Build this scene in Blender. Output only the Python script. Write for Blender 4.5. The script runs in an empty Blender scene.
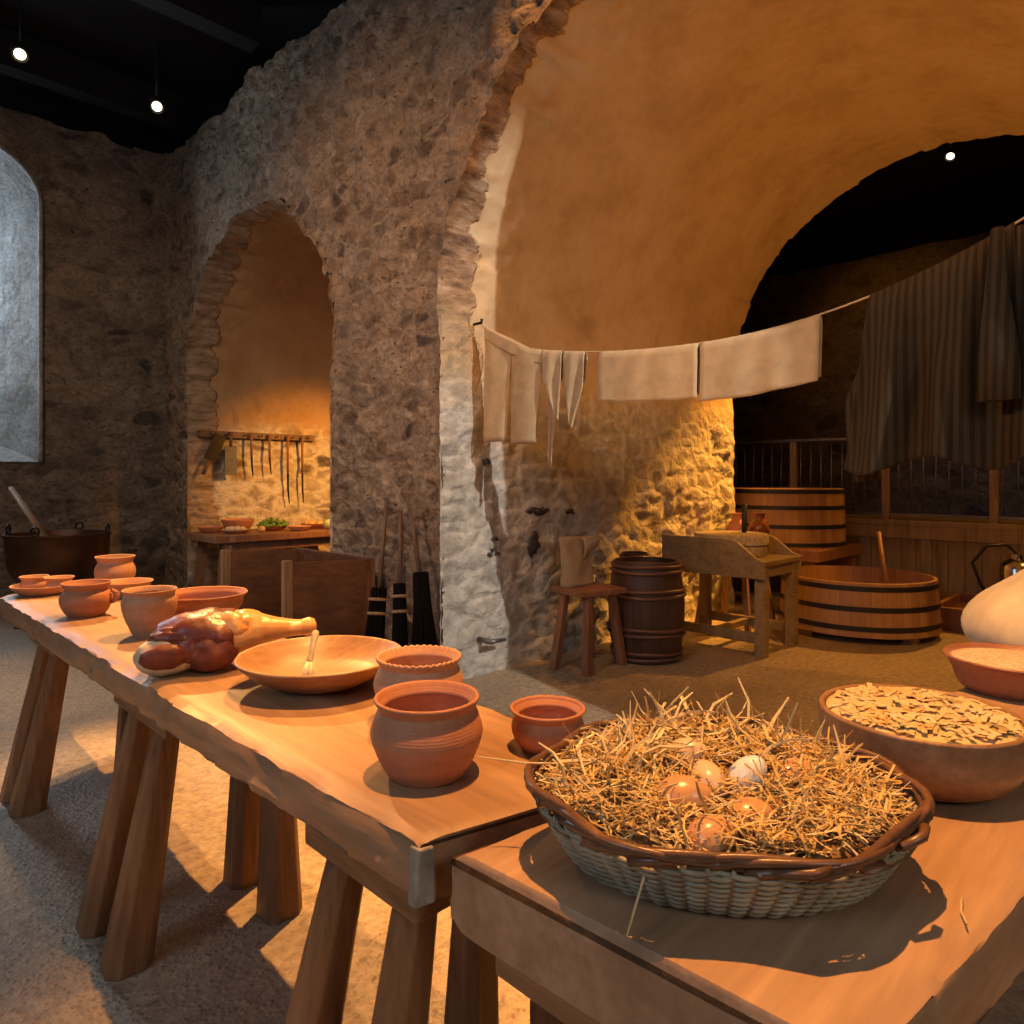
import bpy, bmesh, math, random
from mathutils import Vector, Matrix, noise, Euler
random.seed(7)
PI = math.pi
sc = bpy.context.scene
COL = sc.collection
V = Vector

# ------------------------------------------------------------------ helpers
class MB:
    """collects shapes into one bmesh"""
    def __init__(s): s.bm = bmesh.new()
    def face(s, vs):
        try: s.bm.faces.new(vs)
        except ValueError: pass
    def hexa(s, p):
        v = [s.bm.verts.new(q) for q in p]
        for f in ((3,2,1,0),(4,5,6,7),(0,1,5,4),(1,2,6,5),(2,3,7,6),(3,0,4,7)): s.face([v[i] for i in f])
        return s
    def box(s, c, d, rot=None):
        x, y, z = d[0]/2, d[1]/2, d[2]/2
        p = [V(q) for q in ((-x,-y,-z),(x,-y,-z),(x,y,-z),(-x,y,-z),(-x,-y,z),(x,-y,z),(x,y,z),(-x,y,z))]
        if rot is not None:
            M = Euler(rot).to_matrix(); p = [M@q for q in p]
        return s.hexa([q+V(c) for q in p])
    def post(s, a, b, wa, wb, up=None):
        """four-sided bar from a (size wa) to b (size wb), ends level"""
        a, b = V(a), V(b)
        p = []
        for c, w in ((a, wa), (b, wb)):
            wx, wy = (w if isinstance(w, tuple) else (w, w))
            for dx, dy in ((-1,-1),(1,-1),(1,1),(-1,1)): p.append(c+V((dx*wx/2, dy*wy/2, 0)))
        if b.z < a.z: p = p[4:]+p[:4]
        return s.hexa(p)
    def oct(s, a, b, wa, wb, ch=.28):
        """eight-sided chamfered bar, ends level"""
        a, b = V(a), V(b)
        if b.z < a.z: a, b, wa, wb = b, a, wb, wa
        rings = []
        for k in range(5):
            t = k/4; c = a.lerp(b, t); w = wa+(wb-wa)*t
            wx, wy = w/2, w/2; e = 1-ch*2
            q = [(wx,-wy*e),(wx,wy*e),(wx*e,wy),(-wx*e,wy),(-wx,wy*e),(-wx,-wy*e),(-wx*e,-wy),(wx*e,-wy)]
            rings.append([s.bm.verts.new(c+V((x,y,0))) for x,y in q])
        s.loft(rings, True, True); return s
    def loft(s, rings, cap0=False, cap1=False, closed=True):
        for r0, r1 in zip(rings, rings[1:]):
            n = len(r0)
            for i in range(n if closed else n-1):
                j = (i+1) % n
                s.face([r0[i], r0[j], r1[j], r1[i]])
        if cap0: s.face(list(reversed(rings[0])))
        if cap1: s.face(rings[-1])
        return s
    def tube(s, pts, rad, seg=8, cap=True, flat=1.0):
        pts = [V(p) for p in pts]; n = len(pts)
        if not isinstance(rad, (list, tuple)): rad = [rad]*n
        t0 = (pts[1]-pts[0]).normalized()
        ref = V((0,0,1)) if abs(t0.z) < .9 else V((1,0,0))
        u = t0.cross(ref).normalized(); rings = []
        for i, p in enumerate(pts):
            t = (pts[min(i+1,n-1)]-pts[max(i-1,0)]).normalized()
            u = (u-t*u.dot(t))
            u = u.normalized() if u.length > 1e-6 else t.orthogonal().normalized()
            w = t.cross(u)
            rings.append([s.bm.verts.new(p+(u*math.cos(a)+w*math.sin(a)*flat)*rad[i]) for a in (2*PI*k/seg for k in range(seg))])
        return s.loft(rings, cap, cap)
    def lathe(s, prof, seg=48, c=(0,0,0), sx=1, sy=1, wob=0, seed=0):
        rings = []
        for r, z in prof:
            if r < 1e-5: rings.append([s.bm.verts.new((c[0],c[1],c[2]+z))]); continue
            ring = []
            for k in range(seg):
                a = 2*PI*k/seg
                rr = r*(1+wob*noise.noise((math.cos(a)*1.5+seed, math.sin(a)*1.5, z*6)))
                ring.append(s.bm.verts.new((c[0]+rr*math.cos(a)*sx, c[1]+rr*math.sin(a)*sy, c[2]+z)))
            rings.append(ring)
        for r0, r1 in zip(rings, rings[1:]):
            if len(r0) == 1 and len(r1) == 1: continue
            for i in range(seg):
                j = (i+1) % seg
                if len(r0) == 1: s.face([r0[0], r1[j], r1[i]])
                elif len(r1) == 1: s.face([r0[i], r0[j], r1[0]])
                else: s.face([r0[i], r0[j], r1[j], r1[i]])
        return s
    def grid(s, f, nu, nv, closed_u=False):
        g = [[s.bm.verts.new(f(i/(nu if closed_u else nu-1), j/(nv-1))) for i in range(nu)] for j in range(nv)]
        s.loft(g, closed=closed_u); return s
    def blob(s, c, r, sub=3, amp=0, fr=3, seed=0, rot=None):
        b = bmesh.ops.create_icosphere(s.bm, subdivisions=sub, radius=1)
        M = Euler(rot).to_matrix() if rot else Matrix.Identity(3)
        for v in b['verts']:
            k = 1+amp*noise.fractal(v.co*fr+V((seed,seed*.7,0)), 1, 2, 3) if amp else 1
            v.co = M@V((v.co.x*r[0]*k, v.co.y*r[1]*k, v.co.z*r[2]*k))+V(c)
        return s
    def build(s, name, m, parent=None, smooth=True, bevel=0, solid=0, loc=None, sub=0, angle=None):
        bmesh.ops.recalc_face_normals(s.bm, faces=s.bm.faces)
        me = bpy.data.meshes.new(name); s.bm.to_mesh(me); s.bm.free()
        for p in me.polygons: p.use_smooth = smooth
        if smooth and angle: me.set_sharp_from_angle(angle=math.radians(angle))
        o = bpy.data.objects.new(name, me); COL.objects.link(o)
        me.materials.append(m)
        if parent: o.parent = parent
        if loc: o.location = loc
        if solid:
            md = o.modifiers.new('s', 'SOLIDIFY'); md.thickness = solid; md.offset = 0
        if bevel:
            md = o.modifiers.new('b', 'BEVEL'); md.width = bevel; md.segments = 2; md.limit_method = 'ANGLE'
        if sub:
            md = o.modifiers.new('u', 'SUBSURF'); md.levels = sub; md.render_levels = sub
        return o

def tag(o, label=None, cat=None, group=None, kind=None):
    if label: o['label'] = label
    if cat: o['category'] = cat
    if group: o['group'] = group
    if kind: o['kind'] = kind
    return o
def thing(name, loc, label, cat, group=None, rz=0):
    o = bpy.data.objects.new(name, None); COL.objects.link(o); o.empty_display_size = .05
    o.location = loc; o.rotation_euler = (0,0,rz)
    return tag(o, label, cat, group)
def struct(o): o['kind'] = 'structure'; return o
def smooth01(a, b, x):
    t = min(1, max(0, (x-a)/(b-a))); return t*t*(3-2*t)
def h1(k, s=0):
    x = math.sin(k*12.9898+s*78.233)*43758.5453; return x-math.floor(x)

# ------------------------------------------------------------------ materials
class NT:
    def __init__(s, name):
        s.m = bpy.data.materials.new(name); s.m.use_nodes = True
        s.t = s.m.node_tree; s.t.nodes.clear()
        s.out = s.t.nodes.new('ShaderNodeOutputMaterial')
        s.b = s.t.nodes.new('ShaderNodeBsdfPrincipled'); s.t.links.new(s.b.outputs[0], s.out.inputs[0])
        s.co = s.t.nodes.new('ShaderNodeTexCoord')
    def n(s, ty, props=None, **inp):
        nd = s.t.nodes.new('ShaderNode'+ty)
        for k, v in (props or {}).items(): setattr(nd, k, v)
        for k, v in inp.items(): s.put(nd, k.replace('_', ' '), v)
        return nd
    def put(s, nd, key, v):
        i = nd.inputs[int(key[1:])] if key[0] == 'i' and key[1:].isdigit() else nd.inputs[key]
        if isinstance(v, bpy.types.NodeSocket): s.t.links.new(v, i)
        elif isinstance(v, bpy.types.Node): s.t.links.new(v.outputs[0], i)
        else: i.default_value = v
    def map(s, scale=(1,1,1), rot=(0,0,0), src=None):
        m = s.n('Mapping'); s.t.links.new(src or s.co.outputs['Object'], m.inputs[0])
        m.inputs['Scale'].default_value = scale; m.inputs['Rotation'].default_value = rot
        return m.outputs[0]
    def noise(s, vec, scale=5, detail=4, rough=.55, dist=0):
        return s.n('TexNoise', Vector=vec, Scale=float(scale), Detail=float(detail), Roughness=rough, Distortion=float(dist)).outputs[0]
    def ramp(s, fac, stops):
        r = s.n('ValToRGB'); s.t.links.new(fac, r.inputs[0]); e = r.color_ramp.elements
        while len(e) < len(stops): e.new(.5)
        for k, (p, c) in enumerate(stops):
            e[k].position = p; e[k].color = (c if len(c) == 4 else (*c, 1)) if isinstance(c, tuple) else (c, c, c, 1)
        return r.outputs[0]
    def mix(s, fac, a, b, mode='MIX'):
        m = s.n('Mix', {'data_type': 'RGBA', 'blend_type': mode})
        for i, v in ((0, fac), (6, a), (7, b)):
            if isinstance(v, bpy.types.NodeSocket): s.t.links.new(v, m.inputs[i])
            else: m.inputs[i].default_value = (*v, 1) if isinstance(v, tuple) and len(v) == 3 else v
        return m.outputs[2]
    def math(s, op, a, b=0.0, c=None):
        m = s.n('Math', {'operation': op})
        for i, v in ((0, a), (1, b), (2, c)):
            if v is None: continue
            if isinstance(v, bpy.types.NodeSocket): s.t.links.new(v, m.inputs[i])
            else: m.inputs[i].default_value = v
        return m.outputs[0]
    def bump(s, h, strength=.5, dist=.01, normal=None):
        b = s.n('Bump', Strength=strength, Distance=dist); s.t.links.new(h, b.inputs['Height'])
        if normal: s.t.links.new(normal, b.inputs['Normal'])
        return b.outputs[0]
    def done(s, col, rough=.7, normal=None, metal=0, spec=.5, **kw):
        s.put(s.b, 'Base Color', (*col, 1) if isinstance(col, tuple) else col)
        s.put(s.b, 'Roughness', rough); s.put(s.b, 'Metallic', metal); s.put(s.b, 'Specular IOR Level', spec)
        if normal: s.put(s.b, 'Normal', normal)
        for k, v in kw.items(): s.put(s.b, k.replace('_', ' '), v)
        return s.m

def wood(name, c1, c2, axis=0, scale=1.0, rough=.55, bump=.25, dark=.5, spec=.4):
    m = NT(name); sc_ = [14*scale]*3; sc_[axis] = 1.1*scale
    v = m.map(tuple(sc_)); n1 = m.noise(v, 1.6, 6, .6, .8)
    w = m.noise(m.map(tuple(x*5 for x in sc_)), 1.5, 3, .6)
    c = m.ramp(n1, [(.25, tuple(x*dark for x in c1)), (.45, c1), (.7, c2)])
    c = m.mix(.35, c, m.ramp(w, [(.3, .35), (.7, 1.0)]), 'MULTIPLY')
    c = m.mix(.5, c, m.ramp(m.noise(m.map((1,1,1)), 3.5, 3), [(.3, .65), (.7, 1.0)]), 'MULTIPLY')
    r = m.ramp(n1, [(.2, rough+.12), (.8, rough-.1)])
    nb = m.bump(w, bump, .004, m.bump(n1, bump, .006))
    return m.done(c, r, nb, spec=spec)

def clay(name, c1, c2, rough=.62, rings=60):
    m = NT(name); v = m.map((1,1,1))
    n1 = m.noise(m.map((3,3,14)), 2.0, 4)
    c = m.ramp(n1, [(.3, c1), (.68, c2)])
    c = m.mix(.4, c, m.ramp(m.noise(v, 90, 2), [(.3, .72), (.6, 1.0)]), 'MULTIPLY')
    wv = m.n('TexWave', {'wave_type': 'BANDS', 'bands_direction': 'Z'}, Vector=v, Scale=float(rings), Distortion=1.5, Detail=1.0).outputs[1]
    nb = m.bump(m.noise(v, 120, 2), .15, .002, m.bump(wv, .12, .002))
    return m.done(c, rough, nb, spec=.35)

def plain(name, col, rough=.5, metal=0, var=.3, sc_=8, bump=.1, spec=.5, bs=60):
    m = NT(name); v = m.map()
    c = m.mix(var, (*col, 1), m.ramp(m.noise(v, sc_, 4), [(.25, tuple(x*.35 for x in col)), (.7, tuple(min(1, x*1.35) for x in col))]))
    return m.done(c, rough, m.bump(m.noise(v, bs, 3), bump, .004), metal, spec)

def fabric(name, col, col2=None, stripe=0, axis=1, wrinkle=.35):
    m = NT(name); v = m.map()
    c = m.mix(.5, (*col, 1), m.ramp(m.noise(v, 14, 4), [(.3, tuple(x*.7 for x in col)), (.7, tuple(min(1, x*1.15) for x in col))]))
    if col2:
        d = ('X', 'Y', 'Z')[axis]
        w = m.n('TexWave', {'bands_direction': d}, Vector=v, Scale=float(stripe), Distortion=.6, Detail=1.0).outputs[1]
        c = m.mix(m.ramp(w, [(.42, 0.), (.58, 1.)]), c, (*col2, 1))
    wv = m.n('TexWave', {'bands_direction': 'Z'}, Vector=v, Scale=160.0, Distortion=2.0, Detail=2.0).outputs[1]
    nb = m.bump(wv, .12, .002, m.bump(m.noise(m.map((4,4,2.6)), 2.5, 2), wrinkle, .02))
    return m.done(c, .92, nb, spec=.1)

def stone_wall(name, lo, mid, hi, sc_=(5,5,8), pit_col=(.06,.045,.035), bump=1.0):
    """rubble masonry: mortar smeared over stones of different tones"""
    m = NT(name); v0 = m.map((1,1,1))
    dis = m.n('TexNoise', Vector=v0, Scale=3.0, Detail=3.0)
    vv = m.n('VectorMath', {'operation': 'MULTIPLY_ADD'})
    m.t.links.new(dis.outputs[1], vv.inputs[0]); vv.inputs[1].default_value = (.22,.22,.16); m.t.links.new(v0, vv.inputs[2])
    vs = m.map(sc_, src=vv.outputs[0])
    vo = m.n('TexVoronoi', {'feature': 'F1'}, Vector=vs, Scale=1.0, Randomness=1.0)
    ve = m.n('TexVoronoi', {'feature': 'DISTANCE_TO_EDGE'}, Vector=vs, Scale=1.0)
    edge = m.ramp(ve.outputs[0], [(.02, 0.), (.22, 1.)])
    sep = m.n('SeparateColor'); m.t.links.new(vo.outputs['Color'], sep.inputs[0])
    st = m.ramp(sep.outputs[0], [(0., lo), (.3, mid), (.62, hi), (.85, tuple(x*.8 for x in hi)), (1., (lo[0]*.55, lo[1]*.6, lo[2]*.75))])
    st = m.mix(.8, st, m.ramp(m.noise(v0, 20, 7, .72), [(.34, .38), (.58, 1.05)]), 'MULTIPLY')
    mort = m.mix(.7, m.ramp(m.noise(v0, 6, 6, .62), [(.3, tuple(x*.75 for x in mid)), (.7, tuple(x*.95 for x in hi))]), m.ramp(m.noise(m.map((1,1,1.5)), 24, 7, .75), [(.36, .35), (.56, 1.05)]), 'MULTIPLY')
    cover = m.ramp(m.noise(v0, 1.7, 5, .6), [(.34, 0.), (.54, 1.)])
    f = m.math('MULTIPLY', edge, m.math('MULTIPLY_ADD', cover, .6, .4))
    c = m.mix(f, mort, st)
    pits = m.ramp(m.noise(m.map((9,9,13)), 2.2, 4, .7), [(.28, 1.), (.40, 0.)])
    c = m.mix(pits, c, pit_col)  # pits coloured darker as well as sunk in the bump
    c = m.mix(.6, c, m.ramp(m.noise(v0, 1.1, 4), [(.3, .55), (.65, 1.0)]), 'MULTIPLY')
    hgt = m.math('ADD', m.math('MULTIPLY', f, .40), m.math('MULTIPLY', m.noise(m.map((1,1,1.4)), 15, 8, .72), 1.1))
    hgt = m.math('SUBTRACT', hgt, m.math('MULTIPLY', pits, .5))
    return m.done(c, .92, m.bump(hgt, bump, .035), spec=.15)

M = {}
M['wall'] = stone_wall('rubble_wall', (.19,.125,.085), (.37,.255,.17), (.53,.40,.285), (5.5,5.5,9))
M['wall_grey'] = stone_wall('grey_rubble_wall', (.13,.10,.08), (.26,.20,.145), (.38,.30,.225), (4,4,7), (.04,.035,.03))
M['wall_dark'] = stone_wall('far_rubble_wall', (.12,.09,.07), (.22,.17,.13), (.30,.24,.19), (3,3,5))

def vault_material(name='vault_lining', pc=((.44,.31,.17),(.54,.40,.24),(.58,.45,.29)), zlim=(1.75,2.05), xlim=(3.12,2.9), vz=(1.9,2.6), rubc=((.30,.26,.22),(.42,.38,.32),(.50,.45,.38),(.33,.30,.27)), vc=((.10,.065,.045),(.30,.20,.125),(.45,.35,.26))):
    """ragged voussoirs, smooth plaster above and rubble lower down, by where they sit on the arch"""
    m = NT(name); v0 = m.map((1,1,1))
    sep = m.n('SeparateXYZ'); m.t.links.new(v0, sep.inputs[0]); x, y, z = sep.outputs
    n2 = m.noise(v0, 2.2, 6, .6); nf = m.noise(v0, 14, 6, .65)
    # plaster
    pl = m.ramp(n2, [(.3, pc[0]), (.5, pc[1]), (.7, pc[2])])
    stain = m.ramp(m.noise(m.map((1.2,1.2,.7)), 1.7, 5, .6, .6), [(.56, 1.), (.66, .58)])
    low = m.n('MapRange', Value=z, i1=1.9, i2=3.1, i3=0., i4=1.).outputs[0]
    stain = m.mix(low, stain, (.97,.97,.97))
    pl = m.mix(.85, pl, stain, 'MULTIPLY')
    pl = m.mix(.35, pl, m.ramp(nf, [(.3, .7), (.6, 1.)]), 'MULTIPLY')
    # rubble
    dis = m.n('VectorMath', {'operation': 'MULTIPLY_ADD'})
    m.t.links.new(m.n('TexNoise', Vector=v0, Scale=3.5, Detail=3.0).outputs[1], dis.inputs[0]); dis.inputs[1].default_value = (.2,.2,.12)
    m.t.links.new(v0, dis.inputs[2])
    vs = m.map((4.2,4.2,7.5), src=dis.outputs[0])
    vo = m.n('TexVoronoi', Vector=vs, Scale=1.0); ve = m.n('TexVoronoi', {'feature': 'DISTANCE_TO_EDGE'}, Vector=vs, Scale=1.0)
    edge = m.ramp(ve.outputs[0], [(.02, 0.), (.25, 1.)])
    s2 = m.n('SeparateColor'); m.t.links.new(vo.outputs['Color'], s2.inputs[0])
    st = m.ramp(s2.outputs[0], [(0., rubc[0]), (.4, rubc[1]), (.75, rubc[2]), (.93, rubc[3]), (1., (.10,.09,.08))])
    rb = m.mix(m.math('MULTIPLY', edge, m.ramp(n2, [(.36, .35), (.56, 1.)])), (.56,.52,.45), st)
    rb = m.mix(.6, rb, m.ramp(nf, [(.28, .4), (.6, 1.)]), 'MULTIPLY')
    # reddish rough voussoirs
    vr = m.ramp(m.noise(m.map((2,5,8)), 2, 5, .65), [(.32, vc[0]), (.5, vc[1]), (.7, vc[2])])
    warp = m.math('MULTIPLY_ADD', m.noise(v0, 5, 4, .6), .5, -.25)
    fz = m.n('MapRange', Value=m.math('ADD', z, warp), i1=zlim[0], i2=zlim[1], i3=0., i4=1.).outputs[0]
    c = m.mix(fz, rb, pl)
    lim = m.n('MapRange', Value=z, i1=2.0, i2=3.9, i3=xlim[0], i4=xlim[1]).outputs[0]
    fx = m.n('MapRange', Value=m.math('SUBTRACT', m.math('MULTIPLY_ADD', warp, .8, lim), x), i1=-.015, i2=.015, i3=0., i4=1.).outputs[0]
    fvz = m.n('MapRange', Value=z, i1=vz[0], i2=vz[1], i3=0., i4=1.).outputs[0]
    c = m.mix(m.math('MULTIPLY', fx, fvz), c, vr)
    rough_amt = m.math('MAXIMUM', m.math('SUBTRACT', 1.0, fz), fx)
    hgt = m.math('MULTIPLY', m.math('ADD', m.math('MULTIPLY', edge, .35), nf), m.math('MULTIPLY_ADD', rough_amt, .9, .12))
    return m.done(c, .9, m.bump(hgt, 1., .03), spec=.15)
M['vault'] = vault_material()
M['niche'] = vault_material('niche_lining', ((.36,.22,.10),(.44,.28,.14),(.48,.32,.17)), (1.75,1.95), (3.10,3.0), (.2,.6),
    ((.16,.11,.07),(.34,.25,.17),(.46,.36,.25),(.2,.15,.11)), ((.17,.12,.08),(.33,.24,.16),(.45,.35,.25)))

m = NT('sandy_floor'); v0 = m.map()
nb = m.noise(v0, 1.1, 6, .6); nfn = m.noise(v0, 26, 5, .7)
c = m.ramp(nb, [(.3, (.29,.225,.155)), (.5, (.42,.325,.22)), (.72, (.50,.40,.28))])
peb = m.n('TexVoronoi', Vector=v0, Scale=55.0)
c = m.mix(.75, c, m.ramp(nfn, [(.32, .38), (.6, 1.)]), 'MULTIPLY')
c = m.mix(m.ramp(peb.outputs[0], [(.08, .45), (.2, 0.)]), c, (.13,.10,.08))
c = m.mix(m.ramp(m.noise(v0, 9, 3), [(.62, 0.), (.7, .5)]), c, (.16,.12,.09))
h = m.math('ADD', m.math('MULTIPLY', m.ramp(peb.outputs[0], [(.1, 1.), (.5, 0.)]), .35), nfn)
M['floor'] = m.done(c, m.ramp(nb, [(.35, .34), (.65, .55)]), m.bump(h, .8, .014), spec=.45)

M['slab'] = wood('hewn_oak', (.40,.225,.115), (.52,.315,.17), 1, .5, .46, .3, .72, .45)
M['slab_x'] = wood('hewn_oak_cross', (.41,.235,.125), (.53,.33,.185), 0, .5, .52, .3, .72, .35)
M['brushwood'] = wood('pale_brush_wood', (.42,.34,.22), (.52,.43,.30), 2, 2)
M['endwood'] = plain('pale_end_wood', (.27,.235,.18), .7, 0, .9, 22, .6)
M['leg'] = wood('oak_leg', (.23,.11,.048), (.32,.165,.075), 2, 1, .45, .3, .6)
M['batten'] = wood('oak_batten', (.23,.115,.05), (.32,.17,.08), 1, 1, .5, .3, .6)
M['bowlwood'] = wood('turned_bowl_wood', (.35,.18,.08), (.46,.26,.12), 0, .9, .4, .12, .8)
M['clay'] = clay('terracotta', (.40,.155,.075), (.50,.21,.105))
M['clay_pale'] = clay('pale_terracotta', (.46,.23,.115), (.56,.30,.16))
M['clay_dark'] = clay('glazed_red_clay', (.28,.10,.055), (.36,.145,.075), .4)
M['iron'] = plain('black_iron', (.025,.022,.02), .45, .7, .4, 10, .3)
M['blackpaint'] = plain('black_paint', (.012,.012,.013), .5)
M['dark'] = plain('near_black_boards', (.012,.010,.009), .9)  # near-black filler for the outer walls and wall top
M['copper'] = plain('tarnished_copper', (.14,.06,.03), .42, .8, .6, 5, .3)
M['chrome'] = plain('brushed_steel', (.6,.6,.6), .22, 1, .1)
M['linen'] = fabric('unbleached_linen', (.48,.35,.21))
M['linen_pale'] = fabric('pale_linen', (.54,.40,.24))
M['sackcloth'] = fabric('sackcloth', (.34,.25,.16))
M['sack'] = fabric('flour_sack_cotton', (.62,.52,.38), wrinkle=.5)
M['wool'] = fabric('striped_wool', (.036,.026,.016), (.060,.042,.024), 11, 1)
M['rope'] = plain('hemp_line', (.55,.42,.26), .9)
M['tubwood'] = None
def stave(name, c1, c2, n, rough=.45):
    m = NT(name); v0 = m.map()
    sp = m.n('SeparateXYZ'); m.t.links.new(v0, sp.inputs[0])
    a = m.math('ARCTAN2', sp.outputs[1], sp.outputs[0])
    k = m.math('MULTIPLY', a, n/(2*PI)); fl = m.math('FLOOR', k); fr = m.math('FRACT', k)
    wn = m.n('TexWhiteNoise', {'noise_dimensions': '1D'}); m.t.links.new(fl, wn.inputs['W'])
    c = m.ramp(wn.outputs[0], [(0., c1), (1., c2)])
    c = m.mix(.55, c, m.ramp(m.noise(m.map((18,18,1.5)), 2, 5, .65), [(.3, .5), (.7, 1.)]), 'MULTIPLY')
    gap = m.ramp(m.math('MINIMUM', fr, m.math('SUBTRACT', 1., fr)), [(0.0, .45), (.04, 1.)])
    c = m.mix(gap, tuple(x*.3 for x in c1), c)
    return m.done(c, rough, m.bump(gap, .4, .004), spec=.4)
M['tubwood'] = stave('tub_staves', (.37,.20,.085), (.47,.28,.135), 50)
M['barrelwood'] = stave('barrel_staves', (.075,.036,.02), (.11,.055,.03), 26)
M['hoopwood'] = plain('split_willow_hoop', (.15,.07,.04), .4, 0, .5, 14)
M['bench'] = wood('bench_oak', (.30,.21,.10), (.40,.29,.15), 0, .8, .5, .3, .65)
M['stool'] = wood('red_brown_stool_wood', (.28,.12,.06), (.36,.17,.09), 2, 1, .5, .25, .7)
M['binwood'] = wood('bin_boards', (.125,.046,.013), (.185,.075,.022), 0, .6, .5, .3, .6)
M['panel'] = wood('pale_boarding', (.36,.26,.13), (.46,.35,.19), 2, .5, .6, .3, .45)
M['railpost'] = wood('pale_post_wood', (.33,.22,.11), (.42,.30,.16), 2, 1, .55)
M['bar'] = plain('grey_steel_bar', (.16,.16,.16), .4, .6)
M['quern'] = plain('quern_stone', (.40,.33,.22), .95, 0, .7, 40, .9, .2, 45)
M['bristle'] = plain('black_bristle', (.010,.009,.008), .95, 0, .6, 50, .1, .08)
M['cord'] = plain('tan_binding', (.42,.27,.13), .8)
M['handle'] = wood('pale_handle', (.34,.19,.10), (.45,.28,.16), 2, 1.5)
M['broomhandle'] = wood('brown_broom_handle', (.15,.085,.05), (.22,.13,.08), 2, 1.5)
M['steel'] = plain('dull_steel', (.10,.105,.115), .5, .3, .5, 12)
M['egg_brown'] = plain('brown_eggshell', (.56,.29,.13), .28, 0, .25, 30, .04)
M['egg_white'] = plain('white_eggshell', (.78,.74,.68), .25, 0, .1, 30, .04)
M['egg_pale'] = plain('cream_eggshell', (.66,.47,.28), .28, 0, .25, 30, .04)
M['straw'] = plain('dry_straw', (.58,.37,.12), .5, 0, .8, 26, .05)
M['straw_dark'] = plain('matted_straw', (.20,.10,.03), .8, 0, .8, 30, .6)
M['straw_pale'] = plain('pale_straw', (.66,.50,.24), .45, 0, .4, 26, .05)
M['wicker'] = plain('grey_green_willow', (.34,.28,.17), .5, 0, .8, 18, .2)
M['rim'] = plain('brown_willow_rod', (.15,.07,.034), .34, 0, .8, 14, .2)
M['green'] = plain('leafy_herb', (.13,.24,.03), .6, 0, .7, 40, .3)
M['turnip'] = plain('pale_green_vegetable', (.50,.55,.25), .45, 0, .7, 20)
M['onion'] = plain('yellow_onion_skin', (.60,.36,.12), .4, 0, .5, 20)
M['bread'] = plain('pale_dough', (.62,.48,.32), .7, 0, .3, 20)
M['glassy'] = plain('brown_glaze', (.16,.06,.02), .12, 0, .4, 6, .05)
M['bristlepale'] = plain('pale_bristle', (.70,.60,.40), .8, 0, .5, 60)
m = NT('lamp_lens'); m.b.inputs['Base Color'].default_value = (1,.9,.7,1)
m.b.inputs['Emission Color'].default_value = (1,.82,.5,1); m.b.inputs['Emission Strength'].default_value = 4
M['lens'] = m.m
m = NT('frosted_daylight_glass'); m.b.inputs['Base Color'].default_value = (.8,.85,.9,1)
m.b.inputs['Emission Color'].default_value = (.72,.86,1,1); m.b.inputs['Emission Strength'].default_value = 3.0
M['pane'] = m.m
# ham
m = NT('ham_lean'); v0 = m.map()
c = m.ramp(m.noise(m.map((9,9,20)), 2, 5, .6, 1), [(.3, (.07,.016,.010)), (.55, (.17,.042,.024)), (.75, (.34,.11,.06))])
M['cutmeat'] = plain('cut_ham', (.19,.048,.024), .5, 0, .7, 22, .3, .4)
M['lean'] = m.done(c, .36, m.bump(m.noise(v0, 30, 4), .4, .006), spec=.6)
m = NT('ham_skin'); v0 = m.map()
c = m.ramp(m.noise(v0, 16, 4, .6), [(.3, (.50,.22,.06)), (.55, (.66,.34,.11)), (.75, (.72,.45,.20))])
M['skin'] = m.done(c, .3, m.bump(m.noise(v0, 40, 4), .35, .006), spec=.55)
M['fat'] = plain('ham_fat', (.66,.52,.34), .4, 0, .4, 20, .2)
# pie filling
m = NT('pie_filling'); v0 = m.map()
vo = m.n('TexVoronoi', {'feature': 'F1'}, Vector=m.map((38,20,38), (0,0,.6)), Scale=1.0)
s2 = m.n('SeparateColor'); m.t.links.new(vo.outputs['Color'], s2.inputs[0])
c = m.ramp(s2.outputs[0], [(0., (.62,.38,.15)), (.35, (.72,.53,.30)), (.6, (.66,.44,.20)), (.8, (.58,.46,.22)), (.95, (.54,.44,.20)), (.995, (.34,.24,.10))])
M['pie'] = m.done(c, .55, m.bump(m.math('SUBTRACT', s2.outputs[1], vo.outputs[0]), .8, .006), spec=.3)
m = NT('grain'); v0 = m.map()
vo = m.n('TexVoronoi', Vector=v0, Scale=170.0)
s2 = m.n('SeparateColor'); m.t.links.new(vo.outputs['Color'], s2.inputs[0])
c = m.ramp(s2.outputs[0], [(0., (.46,.32,.20)), (1., (.72,.58,.42))])
M['grain'] = m.done(c, .8, m.bump(vo.outputs[0], .6, .004), spec=.2)

# ------------------------------------------------------------------ the building
XW, XF, YJ, YJ2, YB, ZT = 2.80, 6.60, 3.42, -.18, 8.32, 4.94
ARC = dict(c=1.62, z=2.23, r=1.80)
NIC = dict(c=6.18, z=2.28, r=1.42)

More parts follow.
